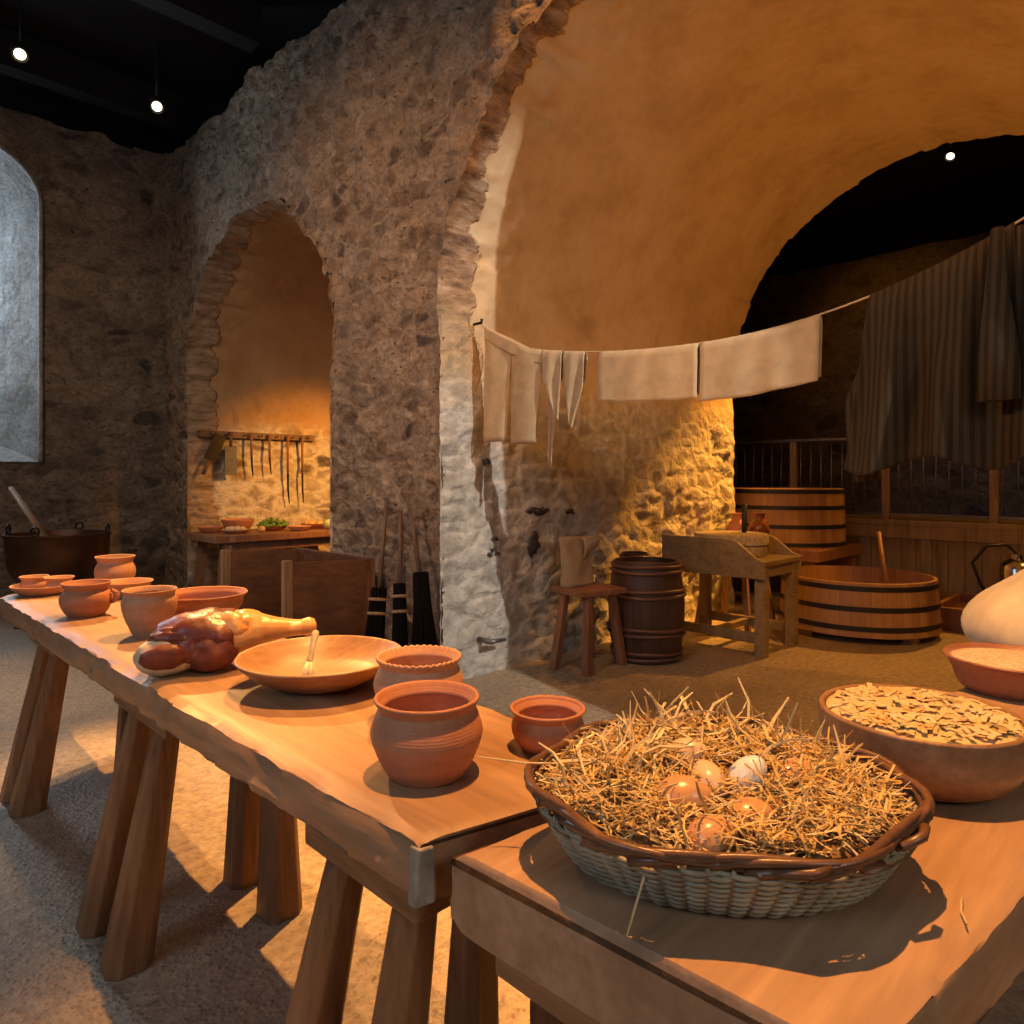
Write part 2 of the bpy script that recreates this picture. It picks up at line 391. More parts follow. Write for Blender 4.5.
def prof_len(A): return A['z']*2+PI*A['r']
def prof(A, s):
    """point and inward normal at length s along jamb, arch, jamb (from the larger-Y foot)"""
    c, z, r = A['c'], A['z'], A['r']
    if s < z: return (c+r, s), (-1, 0)
    s -= z
    if s < PI*r:
        a = s/r; return (c+r*math.cos(a), z+r*math.sin(a)), (-math.cos(a), -math.sin(a))
    s -= PI*r
    return (c-r, z-s), (1, 0)
def prof_s(A, y, z):
    """(s, signed distance: positive outside the opening)"""
    if z < A['z']:
        return (z, y-A['c']-A['r']) if y > A['c'] else (prof_len(A)-z, A['c']-A['r']-y)
    dy, dz = y-A['c'], z-A['z']; a = math.atan2(dz, dy)
    return A['z']+a*A['r'], math.hypot(dy, dz)-A['r']
def ragged(A, s, d, seed, amp=1):
    """how far the stones at the arris stand back from the lining, d metres in"""
    z = prof(A, s)[0][1]
    blk = s/.15+2.2*noise.noise((s*2.1, seed, 0)); k = math.floor(blk); f = blk-k
    up = smooth01(1.7, 2.5, z)
    dep = (.10+.30*h1(k, seed))*(.35+.65*up)+.16*up
    a = (.02+.06*h1(k, seed+3)+.05*noise.noise((s*1.7, seed, 2))+.03*noise.noise((s*9, seed, 5)))*amp*(.15+.85*up)
    a = max(a, .003)
    e = min(1, min(f, 1-f)*6+.55)
    return a*e*max(0, 1-d/dep)**.8+.012*noise.noise((s*14, d*14, seed))*(1 if d < dep else .15)

def wall_grid(f, un, vn, hole=None, mtl=None, name='wall', cut=None):
    """f(i,j)->(pos). hole(pos)->signed distance; cells inside it are dropped"""
    mb = MB(); g = []
    P = [[f(i/un, j/vn) for i in range(un+1)] for j in range(vn+1)]
    for row in P: g.append([mb.bm.verts.new(p) for p in row])
    for j in range(vn):
        for i in range(un):
            if hole and hole((P[j][i]+P[j+1][i+1])*.5) < 0: continue
            mb.face([g[j][i], g[j][i+1], g[j+1][i+1], g[j+1][i]])
    loose = [v for v in mb.bm.verts if not v.link_faces]
    for v in loose: mb.bm.verts.remove(v)
    return struct(mb.build(name, mtl))

def rub(p, a=1.0):
    """relief of a rubble wall in metres"""
    q = V((p.x*6, p.y*6, p.z*10))+noise.noise_vector(p*3.1)*.5+noise.noise_vector(p*11)*.12
    d = noise.voronoi(q)[0]
    dome = math.sqrt(max(0, .5-min(.5, d[0]*d[0]*1.6)))*smooth01(0, .18, d[1]-d[0])
    msk = smooth01(-.25, .25, noise.noise(p*1.4+V((3,0,0))))
    return a*(.048*dome*(.25+.75*msk)+.045*noise.fractal(p*1.3, 1, 2, 4)+.020*noise.fractal(V((p.x*11, p.y*11, p.z*17)), .7, 2.1, 4)-.02)

# the long wall with both arches (X = XW)
Y0, Y1 = -5.0, YB+.05
def arch_hole(p, amp=1):
    s, d = prof_s(ARC, p.y, p.z); d1 = d-ragged(ARC, s, 0, 1, amp)
    s, d = prof_s(NIC, p.y, p.z); d2 = d-ragged(NIC, s, 0, 5, amp)
    return min(d1, d2)
RES = .024
def long_wall(u, v):
    # finer cells where the camera sees it
    y = Y0+(Y1-Y0)*u; top = ZT+.07*noise.noise((y*2.3, 0, 3))+.05*math.floor(2*noise.noise((y*.9, 4, 0)))
    p = V((XW, y, top*v))
    h = arch_hole(p)
    if abs(h) < RES*1.0:
        e = .004
        gy = (arch_hole(p+V((0,e,0)))-arch_hole(p-V((0,e,0))))/(2*e); gz = (arch_hole(p+V((0,0,e)))-arch_hole(p-V((0,0,e))))/(2*e)
        l = math.hypot(gy, gz)
        if .3 < l < 3:
            p.y -= h*gy/l/l; p.z -= h*gz/l/l
        h = 0
    fade = smooth01(-.01, .12, abs(h))
    p.x -= rub(p)*(.35+.65*fade)
    return p
wall_grid(long_wall, int((Y1-Y0)/RES), int(ZT/RES), arch_hole, M['wall'], 'wall_long')

def lining(A, x0, x1, seed, mtl, name, nx, ds, lowz, far=True):
    mb = MB(); L = prof_len(A); ns = int(L/ds)
    def f(u, v):
        x = x0+(x1-x0)*u**1.35; s = L*v; (y, z), (ny, nz) = prof(A, s)
        d = x-x0; off = ragged(A, s, d, seed)
        if far: off += ragged(A, s, x1-x, seed+9)*.5
        p = V((x, y, z))
        lowm = 1-smooth01(lowz-.25, lowz+.15, z+.25*noise.noise((x*2, z*2, seed)))
        off -= lowm*(.035*noise.fractal(p*2.2, .9, 2, 4)+.014*noise.fractal(V((p.x*9, p.y*9, p.z*15)), .8, 2.1, 4)+.12*rub(p))+(1-lowm)*.012*noise.fractal(p*1.5, 1, 2, 3)
        k = smooth01(0, .03, d)
        off = off*k+ragged(A, s, 0, seed)*(1-k)
        q = V((x, y-ny*off, z-nz*off))
        if d < 1e-6: q.x -= .0
        return q
    mb.grid(f, nx, ns)
    return struct(mb.build(name, mtl))
lining(ARC, XW-.012, XF, 1, M['vault'], 'wall_passage_vault', 130, .026, 1.85)
lining(NIC, XW-.012, XW+2.2, 5, M['niche'], 'wall_niche_vault', 80, .03, 1.7, False)
# back of the niche
mb = MB(); mb.grid(lambda u, v: V((XW+2.15-.02*noise.noise((u*6, v*9, 1)), 4.6+3.2*u, 3.9*v)), 40, 40)
struct(mb.build('wall_niche_back', M['niche']))

# end wall with the tall window (Y = YB)
WX0, WX1, WZ0, WZS, WC = .10, 1.62, 1.47, 4.05, .86
def win_d(x, z, g=0):
    """signed distance to the window outline grown by g"""
    r = (WX1-WX0)/2+g
    if z > WZS: return math.hypot((x-WC), (z-WZS)*1.35)-r
    return max(abs(x-WC)-r, WZ0-g-z)
EX0, EX1 = -3.5, XW+.05
def end_wall(u, v):
    x = EX0+(EX1-EX0)*u; top = ZT-.35*smooth01(1.2, -3, x)+.06*noise.noise((x*2.5, 9, 0))+.05*math.floor(2*noise.noise((x*.9, 1, 5)))
    p = V((x, YB, top*v)); h = win_d(p.x, p.z)
    if abs(h) < .035:
        e = .004; gx = (win_d(p.x+e, p.z)-win_d(p.x-e, p.z))/(2*e); gz = (win_d(p.x, p.z+e)-win_d(p.x, p.z-e))/(2*e); l = math.hypot(gx, gz) or 1
        p.x -= h*gx/l/l; p.z -= h*gz/l/l; h = 0
    p.y -= rub(p, .8)*smooth01(0, .1, abs(h))
    return p
wall_grid(end_wall, 160, 125, lambda p: win_d(p.x, p.z), M['wall_grey'], 'wall_end')
# splayed reveal, trim and glazing of the window
M['reveal'] = stone_wall('limewashed_reveal', (.25,.25,.24), (.36,.36,.345), (.46,.46,.445), (4,4,4), (.25,.25,.24), .7)
outl = []
nz = 30
for k in range(nz+1): outl.append((WX1, WZ0+(WZS-WZ0)*k/nz))
r = (WX1-WX0)/2
for k in range(1, 40): a = PI*k/40; outl.append((WC+r*math.cos(a), WZS+r*math.sin(a)/1.35))
for k in range(nz+1): outl.append((WX0, WZS-(WZS-WZ0)*k/nz))
def reveal(u, v):
    i = v*(len(outl)-1); x, z = outl[int(round(i))]
    t = 1.3*u; cx, cz = .62, 3.0; k = 1-.42*u
    return V((cx+(x-cx)*k-.25*u, YB+t-.02+.0*u, cz+(z-cz)*(1-.30*u)))+.02*noise.noise_vector(V((x*3, u*5, z*3)))*min(1, u*8)
mb = MB(); mb.grid(reveal, 24, len(outl)); 
a0 = [reveal(k/12, 0) for k in range(13)]; b0 = [reveal(k/12, 1) for k in range(13)]
mb.grid(lambda u, v: a0[int(round(u*12))].lerp(b0[int(round(u*12))], v), 13, 8)
struct(mb.build('trim_window_reveal', M['reveal']))
mb = MB(); mb.tube([(x, YB-.022, z) for x, z in outl], .022, 6)
struct(mb.build('trim_window_edge', M['reveal']))
w = struct(thing('window_1', (0,0,0), None, None))
mb = MB(); mb.grid(lambda u, v: V((-.35+1.35*u, YB+1.27, 1.7+2.9*v)), 3, 3); mb.build('window_pane', M['pane'], w)
mb = MB()
for k in range(5): mb.box((-.3+.3*k, YB+1.24, 3.1), (.03,.03,3))
for k in range(8): mb.box((.3, YB+1.24, 1.8+.36*k), (1.4,.03,.025))
mb.build('window_frame', M['iron'], w)

# floor, ceilings, outer walls
mb = MB(); mb.grid(lambda u, v: V((-3.6+16.2*u, -5.2+15*v, 0)), 30, 30); struct(mb.build('floor', M['floor']))
M['ceil'] = plain('blackened_boards', (.006,.005,.004), .9, 0, .5, 3)
mb = MB(); mb.box((4.5, 2.2, 5.75), (16.4, 15.6, .1)); struct(mb.build('ceiling', M['ceil'], smooth=False))
for k in range(7):
    mb = MB(); mb.box((-.3, -4+2.05*k, 5.45), (6.4,.2,.34)); struct(mb.build('ceiling_beam', M['ceil'], smooth=False))
mb = MB(); mb.box((-3.62, 1.7, 2.9), (.2, 14, 5.8)); struct(mb.build('wall_side', M['wall_grey'], smooth=False))
mb = MB(); mb.box((4.5, -5.12, 2.9), (16.4,.2,5.8)); struct(mb.build('wall_near_end', M['wall_grey'], smooth=False))
mb = MB(); mb.box((4.5, 9.9, 2.9), (16.4,.2,5.8)); struct(mb.build('wall_outer', M['dark'], smooth=False))
mb = MB(); mb.box((12.75, 2.2, 2.9), (.2, 15.4, 5.8)); struct(mb.build('wall_far_outer', M['dark'], smooth=False))
# top of the thick wall
mb = MB(); mb.box((4.72, 1.7, 4.90), (3.7, 13.3, .06)); struct(mb.build('wall_top', M['dark'], smooth=False))
# far room
def far_face(u, v):
    p = V((XF, -5+14*u, 4.9*v)); s, d = prof_s(ARC, p.y, p.z)
    return p
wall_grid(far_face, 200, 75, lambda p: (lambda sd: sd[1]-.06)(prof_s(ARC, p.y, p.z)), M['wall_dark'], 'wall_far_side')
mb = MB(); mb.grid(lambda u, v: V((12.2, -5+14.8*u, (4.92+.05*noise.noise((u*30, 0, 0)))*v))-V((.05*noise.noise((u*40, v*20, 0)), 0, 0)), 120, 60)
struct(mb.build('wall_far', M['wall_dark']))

# ------------------------------------------------------------------ trestle tables
TZ = .78
def slab(rows, th, m_, parent, name='tabletop', amp=.006, seed=0, bulge=.010):
    """rows: list of (left(x,y), right(x,y)) along the length; a hewn plank th thick with rounded arrises"""
    mb = MB(); rings = []; NL = 170
    prof_ = []
    nt, ns_ = 26, 9
    for k in range(nt): prof_.append((k/(nt-1), 0., 0))
    for k in range(1, ns_): prof_.append((1., k/ns_, 1))
    for k in range(nt): prof_.append((1-k/(nt-1), 1., 2))
    for k in range(1, ns_): prof_.append((0., 1-k/ns_, 3))
    for i in range(NL+1):
        t = i/NL*(len(rows)-1); a = min(int(t), len(rows)-2); f = t-a
        L = V(rows[a][0]).lerp(V(rows[a+1][0]), f); R = V(rows[a][1]).lerp(V(rows[a+1][1]), f)
        wv = (R-L).normalized(); width = (R-L).length; ring = []
        e = min(i, NL-i)
        sq = .010 if e == 0 else 0
        for u, d, side in prof_:
            p2 = L+(R-L)*u; q = V((p2.x, p2.y, TZ-th*d))
            if side in (1, 3):
                sg = 1 if side == 1 else -1
                n_ = noise.fractal(V((q.x*5, q.y*5, q.z*9))+V((seed,0,0)), .7, 2.2, 4)*.75
                c_ = noise.cell(V((q.x*17+seed, q.y*17, q.z*14)))
                bul = bulge*math.sin(PI*d)
                o_ = sg*(bul+amp*1.6*n_+amp*.9*(c_-.5))
                q += V((wv.x, wv.y, 0))*o_
            else:
                edge = min(u, 1-u)*width
                q.z -= (1 if side == 0 else -1)*.012*math.exp(-edge/.012)*(1+.7*noise.noise((q.x*11, q.y*11, seed)))
                q.z += .0016*noise.noise((q.x*7, q.y*7, seed)) if side == 0 else 0
                if edge < .02: q += V((wv.x, wv.y, 0))*(amp*1.2*noise.fractal(V((q.x*5, q.y*5, q.z*9))+V((seed,0,0)), .7, 2.2, 4))*(1 if u > .5 else -1)
            if e == 0: q.z += -.006 if side == 0 else 0
            ring.append(mb.bm.verts.new(q))
        rings.append(ring)
    mb.loft(rings, True, True)
    return mb.build(name, m_, parent, True, angle=38)
def flared_leg(top, foot, parent):
    mb = MB(); mb.oct(top, foot, .066, .118, .22); return mb.build('leg', M['leg'], parent, False, .004)

t1 = thing('trestle_table', (0,0,0), 'long hewn oak trestle table carrying clay pots and a ham', 'table')
slab([((1.10,.71),(.632,.826)), ((1.12,1.2),(.622,1.22)), ((1.12,1.75),(.615,1.75)), ((1.125,2.4),(.612,2.4)), ((1.14,3.1),(.606,3.05)), ((1.18,4.14),(.600,3.87))], .100, M['slab'], t1, seed=2)
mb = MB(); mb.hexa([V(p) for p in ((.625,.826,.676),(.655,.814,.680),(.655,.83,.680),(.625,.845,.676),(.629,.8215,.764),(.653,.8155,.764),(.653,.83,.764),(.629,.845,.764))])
mb.build('pale_edge', M['endwood'], t1, False, .003)  # separate pale strip on the slab's end corner
def trestle(parent, cx, cy, ax, near, far, ln=.36):
    """batten across the plank with a pair of splayed legs at each side"""
    mb = MB(); mb.box((cx, cy, .655), ((far-near)+.02, ln*.55, .05)); mb.build('batten', M['batten'], parent, False, .004)
for cy, fy, ly in ((3.25, (3.47, 3.30), .42), (2.10, (2.305, 2.065), .44), (.99, (1.20, .93), .34)):
    mb = MB(); mb.box((.69, cy+.03, .656), (.09, ly, .048)); mb.box((1.03, cy+.03, .656), (.09, ly, .048)); mb.box((.85, cy+.02, .655), (.28, .10, .05))
    mb.build('batten', M['batten'], t1, False, .005)
    for k in (0, 1):
        ty = cy+(.11 if k == 0 else -.09)
        flared_leg((.682, ty, .63), (.598, fy[k], 0), t1)
        flared_leg((1.0, ty, .63), (1.0, fy[k]-.07, 0), t1)
t2 = thing('trestle_table', (0,0,0), 'broad oak plank table under the egg basket, pie and sack', 'table')
slab([((.672,.235),(.648,.772)), ((.76,.216),(.80,.742)), ((1.1,.172),(1.1,.675)), ((1.6,.105),(1.6,.565)), ((2.2,.03),(2.2,.43)), ((2.9,-.06),(2.9,.28))], .115, M['slab_x'], t2, seed=11, amp=.003, bulge=.002)
mb = MB(); mb.box((.70, .49, .640), (.05, .44, .05)); mb.build('batten', M['batten'], t2, False, .004)
mb = MB(); mb.box((2.5, .16, .640), (.09, .30, .05)); mb.build('batten', M['batten'], t2, False, .004)
for tx, ty, fx, fy in ((.80,.60,.80,.62),(.86,.33,.86,.28),(2.46,.24,2.46,.30),(2.5,.08,2.5,.02)):
    mb = MB(); mb.oct((tx,ty,.665), (fx,fy,0), .066, .118, .22); mb.build('leg', M['leg'], t2, False, .004)

# ------------------------------------------------------------------ pottery
def vessel(name, loc, prof_out, wall, m_, label, cat='pot', group=None, seg=64, crimp=0, floor_z=.012):
    """prof_out: list of (radius, height) up the outside; inside follows at wall thickness"""
    # refine the outside with Catmull-Rom
    pts = []
    P = [prof_out[0]]+list(prof_out)+[prof_out[-1]]
    for i in range(1, len(P)-2):
        for k in range(5):
            t = k/5
            q = []
            for c in (0, 1):
                p0, p1, p2, p3 = P[i-1][c], P[i][c], P[i+1][c], P[i+2][c]
                q.append(.5*(2*p1+(p2-p0)*t+(2*p0-5*p1+4*p2-p3)*t*t+(3*p1-p0-3*p2+p3)*t**3))
            pts.append((max(q[0], .001), max(q[1], 0)))
    pts.append(prof_out[-1])
    top = pts[-1]
    prf = [(0, 0)]+pts+[(top[0]-wall*.3, top[1]+wall*.45), (top[0]-wall*.8, top[1]+wall*.3)]
    for r, z in reversed(pts):
        if z > floor_z+wall: prf.append((max(r-wall, .002), z))
    prf += [(max(pts[0][0]-wall, .003), floor_z), (0, floor_z)]
    mb = MB(); mb.lathe(prf, seg, wob=.012, seed=loc[0]*9)
    if crimp:
        zt = top[1]
        for v in mb.bm.verts:
            if v.co.z > zt-.006 and math.hypot(v.co.x, v.co.y) > top[0]*.9:
                v.co.z += .0016*math.cos(math.atan2(v.co.y, v.co.x)*crimp)
    o = mb.build(name, m_, None, True, loc=loc); return tag(o, label, cat, group)

G = 'clay pots along the trestle table'
pf = vessel('clay_pot', (.783,.999,TZ), [(.066,0),(.082,.025),(.098,.065),(.099,.085),(.090,.112),(.086,.120),(.092,.131),(.095,.136)], .009, M['clay'],
       'large orange clay pot with shadow, standing nearest the end of the long table', group=G)
vessel('clay_pot', (.935,1.222,TZ), [(.066,0),(.084,.03),(.096,.075),(.097,.092),(.087,.118),(.084,.126),(.090,.136),(.093,.141)], .008, M['clay_pale'],
       'paler clay pot with notched rim beside the wooden bowl', group=G, crimp=40, seg=160)
vessel('clay_pot', (1.025,.925,TZ), [(.050,0),(.066,.02),(.072,.042),(.067,.058),(.065,.064),(.073,.073),(.075,.077)], .007, M['clay'],
       'small squat clay pot half hidden by the egg basket', group=G)
p2 = thing('clay_pot', (.748,3.068,TZ), 'round bellied clay pot with a lug, close to the plate with two small pots', 'pot', G)
o = vessel('pot_body', (0,0,0), [(.058,0),(.078,.025),(.090,.060),(.086,.085),(.072,.100),(.074,.108),(.084,.122),(.086,.126)], .007, M['clay'], None)
o.parent = p2; del o['category']
mb = MB(); mb.tube([(.074,-.052,.095),(.088,-.065,.085),(.088,-.062,.06),(.074,-.05,.05)], [.008,.010,.010,.008], 8); mb.build('lug', M['clay'], o)
vessel('clay_pot', (.812,2.555,TZ), [(.050,0),(.060,.02),(.080,.07),(.086,.11),(.080,.130),(.076,.136),(.082,.146),(.086,.150)], .007, M['clay_pale'],
       'tall clay pot with narrow foot just before the wide clay bowl', group=G)
vessel('clay_pot', (1.07,3.87,TZ), [(.062,0),(.084,.025),(.092,.060),(.088,.085),(.078,.108),(.080,.120),(.088,.134),(.090,.138)], .007, M['clay_pale'],
       'clay pot standing at the far end behind a shallow dish, before the cauldron', group=G)
vessel('clay_bowl', (1.04,2.69,TZ), [(.085,0),(.115,.02),(.142,.05),(.148,.078),(.158,.090),(.162,.095)], .009, M['clay'],
       'wide red clay bowl standing behind the ham', 'bowl')
GD = 'shallow clay dishes at the far end'
vessel('clay_dish', (1.00,3.44,TZ), [(.060,0),(.075,.02),(.088,.045),(.102,.062),(.106,.066)], .007, M['clay_pale'], 'shallow clay dish between the round bellied pot and the far pot', 'dish', GD)
vessel('clay_plate', (.745,3.775,TZ), [(.078,0),(.095,.010),(.112,.026),(.123,.038),(.126,.042)], .007, M['clay_pale'], 'shallow clay plate holding two small pots at the table end', 'plate', GD)
GS = 'small pots in the plate'
for x, y, l in ((.722,3.825,'small clay pot in the plate, the one nearer the table corner'), (.797,3.716,'small clay pot in the plate, the one next to the round bellied pot')):
    vessel('clay_cup', (x,y,TZ+.0125), [(.040,0),(.052,.015),(.055,.032),(.050,.046),(.052,.054),(.058,.062),(.060,.065)], .006, M['clay_pale'], l, 'pot', GS, 40)

# wooden bowl and brush
bw = vessel('wooden_bowl', (.925,1.62,TZ), [(.085,0),(.12,.012),(.165,.036),(.195,.060),(.207,.072),(.210,.075)], .011, M['bowlwood'], 'wide turned wooden bowl with a brush standing in it', 'bowl', seg=96, floor_z=.014)
br = thing('pastry_brush', (.893,1.61,TZ+.030), 'pale pastry brush leaning inside the wooden bowl', 'brush')
A_, B_ = V((-.012,.004,0)), V((.055,.075,.095))
mb = MB(); d = B_-A_
mb.tube([A_+d*t for t in (.28,.34,.5,.7,.88,.97,1.0)], [.006,.009,.007,.008,.0105,.009,.003], 10, flat=.55); mb.build('handle', M['linen_pale'] if 0 else M['brushwood'], br)
mb = MB()
for k in range(40):
    o_ = V((random.uniform(-1,1), random.uniform(-1,1), 0))
    a = A_+d*.31+o_*.006; b = A_+o_*.014+V((0,0,.002))
    mb.tube([a, a.lerp(b,.5)+o_*.002, b], .0014, 4)
mb.build('bristles', M['bristlepale'], br)

# ham
hm = thing('ham_leg', (.80,1.985,TZ), 'cured ham leg with cut red face and bony shank lying before the wide bowl', 'ham', rz=math.atan2(-.18,.38))
mb = MB(); rings = []
ax = [(-.165,.045,.040,.056),(-.14,.078,.060,.068),(-.10,.092,.070,.080),(-.05,.100,.076,.086),(0,.100,.074,.088),(.05,.090,.066,.092),(.09,.074,.054,.095),(.13,.058,.042,.096),(.17,.044,.032,.095),(.205,.032,.024,.094),(.235,.027,.022,.094),(.258,.030,.026,.095),(.272,.025,.020,.095),(.278,.010,.008,.095)]
def body(u, v, sel=None):
    t = u*(len(ax)-1); i = min(int(t), len(ax)-2); f = t-i; f = f*f*(3-2*f)
    x, ry, rz_, cz = [ax[i][k]*(1-f)+ax[i+1][k]*f for k in range(4)]
    a = 2*PI*v
    n_ = 1+.16*noise.fractal(V((x*14, math.cos(a)*1.1, math.sin(a)*1.1+3)), 1, 2, 3)*(1 if x < .12 else .35)
    return V((x, math.cos(a)*ry*n_, max(.001, cz+math.sin(a)*rz_*n_)))
def seg_part(u0, u1, name, m_, grow=0, n=26):
    mb = MB(); rings = []
    for i in range(n):
        u = u0+(u1-u0)*i/(n-1)
        ring = []
        for k in range(40):
            p = body(u, k/40); cz = .08
            if grow:
                g_ = grow if i > 6 else -.10+(grow+.10)*(i/6)+.05*noise.noise((k*.5, i*.6, 2))*(1 if i else 0)
                p = V((p.x+.012*noise.noise((k*.35, 4, 0))*(i < 8), p.y*(1+g_), cz+(p.z-cz)*(1+g_))); p.z = max(p.z, 0)
            ring.append(mb.bm.verts.new(p))
        rings.append(ring)
    mb.loft(rings, True, True); return mb.build(name, m_, hm)
seg_part(.0, .40, 'lean_meat', M['lean'])
seg_part(.34, 1., 'skin', M['skin'], .012, 44)
mb = MB(); mb.blob((-.112,-.052,.054), (.082,.058,.053), 4, .08, 2.0, 3, (0,0,.12)); mb.build('fat', M['fat'], hm)
mb = MB(); mb.blob((-.112,-.092,.057), (.064,.026,.036), 4, .10, 2.0, 8, (.30,.0,.14)); mb.build('cut_face', M['cutmeat'], hm)
mb = MB(); mb.blob((-.085,-.045,.100), (.070,.048,.030), 4, .16, 2.4, 33); mb.build('cured_crust', M['lean'], hm)
mb = MB(); mb.blob((-.005,-.062,.060), (.072,.050,.056), 4, .12, 2.0, 14, (0,0,-.1)); mb.build('muscle', M['cutmeat'], hm)
mb = MB(); mb.blob((-.015,-.020,.118), (.060,.055,.040), 4, .16, 2.2, 19); mb.build('cured_crust', M['lean'], hm)
mb = MB(); mb.blob((.052,-.026,.110), (.058,.055,.046), 4, .12, 2.0, 24, (0,.3,0)); mb.build('skin_fold', M['skin'], hm)

for o in hm.children:
    for v in o.data.vertices: v.co.z = max(v.co.z, .0008)

# ------------------------------------------------------------------ egg basket
BK = thing('wicker_basket', (.888,.486,TZ), 'oval brown wicker basket of straw and eggs on the broad table', 'basket', rz=math.atan2(-.44,.346))
def bask(a, t, off=0):
    """point on the basket wall, a angle, t 0 foot .. 1 rim"""
    fl = t**.8
    rx = .196+(.252-.196)*fl+off; ry = .128+(.197-.128)*fl+off
    z = .006+t*(.098+.012*math.cos(a-1.2))
    return V((rx*math.cos(a), ry*math.sin(a), z))
mb = MB(); NS = 56
rows = 17
for r_ in range(rows):
    t = (r_+.5)/rows*.93; pts = []; n = NS*4
    for k in range(n):
        a = 2*PI*k/n
        pts.append(bask(a, t+.006*noise.noise((a*3, r_, 0)), .0042*math.cos(a*NS/2+(r_ % 2)*PI)))
    pts.append(pts[0]); mb.tube(pts, .0036, 5, False)
mb.build('woven_side', M['wicker'], BK)
mb = MB()
for k in range(NS//1):
    a = 2*PI*(k+.5)/NS
    mb.tube([bask(a, t) for t in (0,.3,.6,.98)], .0028, 5)
mb.build('stakes', M['wicker'], BK)
mb = MB(); mb.lathe([(0,.003),(.99,.003),(1,.008),(.98,.012),(0,.012)], 48, sx=.199, sy=.131); mb.build('basket_base', M['wicker'], BK)
mb = MB()
NR = 24
for k in range(NR):                                # braided border of thick rods
    a0 = 2*PI*k/NR; pts = []; R_ = []
    span = .95+.25*h1(k, 2)
    for i in range(11):
        f = i/10; a = a0+span*f
        p = bask(a, .93+.10*math.sin(PI*min(1, f*1.1)), .002+.0095*math.sin(2*PI*f+k*1.7)-.003*f)
        p.z += .010*math.sin(PI*f)+.004*(h1(k, 5)-.5)
        pts.append(p); R_.append(.0062-.0028*f+.001*h1(k, 9))
    mb.tube(pts, R_, 7)
rim_ = mb.build('braided_rim', M['rim'], BK)
for k in range(4):                                 # cut rod ends that stick out of the border
    a0 = -1.5+.55*k+.25*h1(k, 4)
    mb = MB(); p = bask(a0, 1.0, .002); q = bask(a0+.14, 1.05, .010); e = bask(a0+.22, 1.09, .006)
    mb.tube([p, q, e], [.005,.006,.0058], 7); mb.build('rod_end', M['rim'], rim_)
# bed of straw
RZB = BK.rotation_euler.z
MBK = Matrix.Translation(BK.location)@Matrix.Rotation(RZB, 4, 'Z')
def bed_h(x, y):
    d = (x/.25)**2+(y/.19)**2
    hollow = .016*math.exp(-(((x-.02)/.10)**2+((y+.055)/.07)**2))
    return .098+.030*max(0, 1-d)-hollow+.014*noise.noise((x*20, y*20, 4))+.10*max(0, y-.02)
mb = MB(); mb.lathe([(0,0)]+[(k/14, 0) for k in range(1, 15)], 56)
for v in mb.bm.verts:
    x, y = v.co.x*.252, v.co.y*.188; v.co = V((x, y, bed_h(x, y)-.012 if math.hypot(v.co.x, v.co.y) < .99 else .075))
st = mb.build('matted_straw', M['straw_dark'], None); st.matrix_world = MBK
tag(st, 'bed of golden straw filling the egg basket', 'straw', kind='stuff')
def strand(mb, p, d, L, w, bend, tip=1):
    d = d.normalized(); side = d.cross(V((0,0,1)))
    if side.length < .1: side = V((1,0,0))
    side.normalize(); pts = []
    up = side.cross(d).normalized()
    b = random.uniform(-1,1)*bend; kx = random.uniform(.35,.65); kk = random.uniform(-1,1)*bend*1.3
    for i in range(5):
        t = i/4
        q = p+d*(L*(t-.5))+side*(b*L*(t-.5)**2*2)+up*(kk*L*max(0, abs(t-.5)-.15))
        pts.append(q)
    mb.tube(pts, [w, w, w*.95, w*.85, w*.5], 4, True, random.choice((.35,.5,1)))
EG = [((.806,.488,.892), (1.35,.2,.5), 'egg_brown', 'large glossy brown egg lying at the open end of the nest', 1.25),
      ((.913,.452,.899), (.5,.3,0), 'egg_white', 'single white egg in the middle of the straw', 1.08),
      ((.870,.490,.894), (1.1,.4,2.2), 'egg_pale', 'cream egg half covered by straw beside the white egg', 1.08),
      ((.966,.412,.892), (1.3,.1,1.0), 'egg_brown', 'tan egg under straw next to the white egg, towards the pie', 1.2),
      ((.766,.424,.878), (1.4,.1,1.2), 'egg_brown', 'orange egg close under the front rim of the basket', 1.15),
      ((.836,.410,.881), (1.4,.3,.9), 'egg_brown', 'egg tucked at the front rim under crossing straws', 1.15),
      ((.903,.540,.908), (1.2,.3,.2), 'egg_pale', 'pale egg buried deeper in the straw behind the brown egg', 1.0)]

mbs = [MB(), MB()]
for k in range(2600):
    a = random.uniform(0, 2*PI); r_ = math.sqrt(random.random())*.95
    x, y = .245*r_*math.cos(a), .180*r_*math.sin(a)
    q_ = MBK@V((x, y, 0))
    if min(math.hypot(q_.x-e[0][0], q_.y-e[0][1]) for e in EG[:2]) < .029 and random.random() < .93: continue
    if min(math.hypot(q_.x-e[0][0], q_.y-e[0][1]) for e in EG[2:6]) < .024 and random.random() < .7: continue
    z = bed_h(x, y)+random.uniform(-.012,.016)
    th = random.uniform(0, 2*PI); el = random.gauss(0, .30)
    d = V((math.cos(th)*math.cos(el), math.sin(th)*math.cos(el), math.sin(el)))
    L = random.choice((random.uniform(.02,.06), random.uniform(.05,.12)))
    # keep inside the wall
    ex, ey = x+d.x*L*.5, y+d.y*L*.5; fx, fy = x-d.x*L*.5, y-d.y*L*.5
    if max((ex/.25)**2+(ey/.185)**2, (fx/.25)**2+(fy/.185)**2) > 1: L *= .45
    strand(mbs[k % 3 == 0], V((x,y,z)), d, L, random.uniform(.0006,.0018), .3)
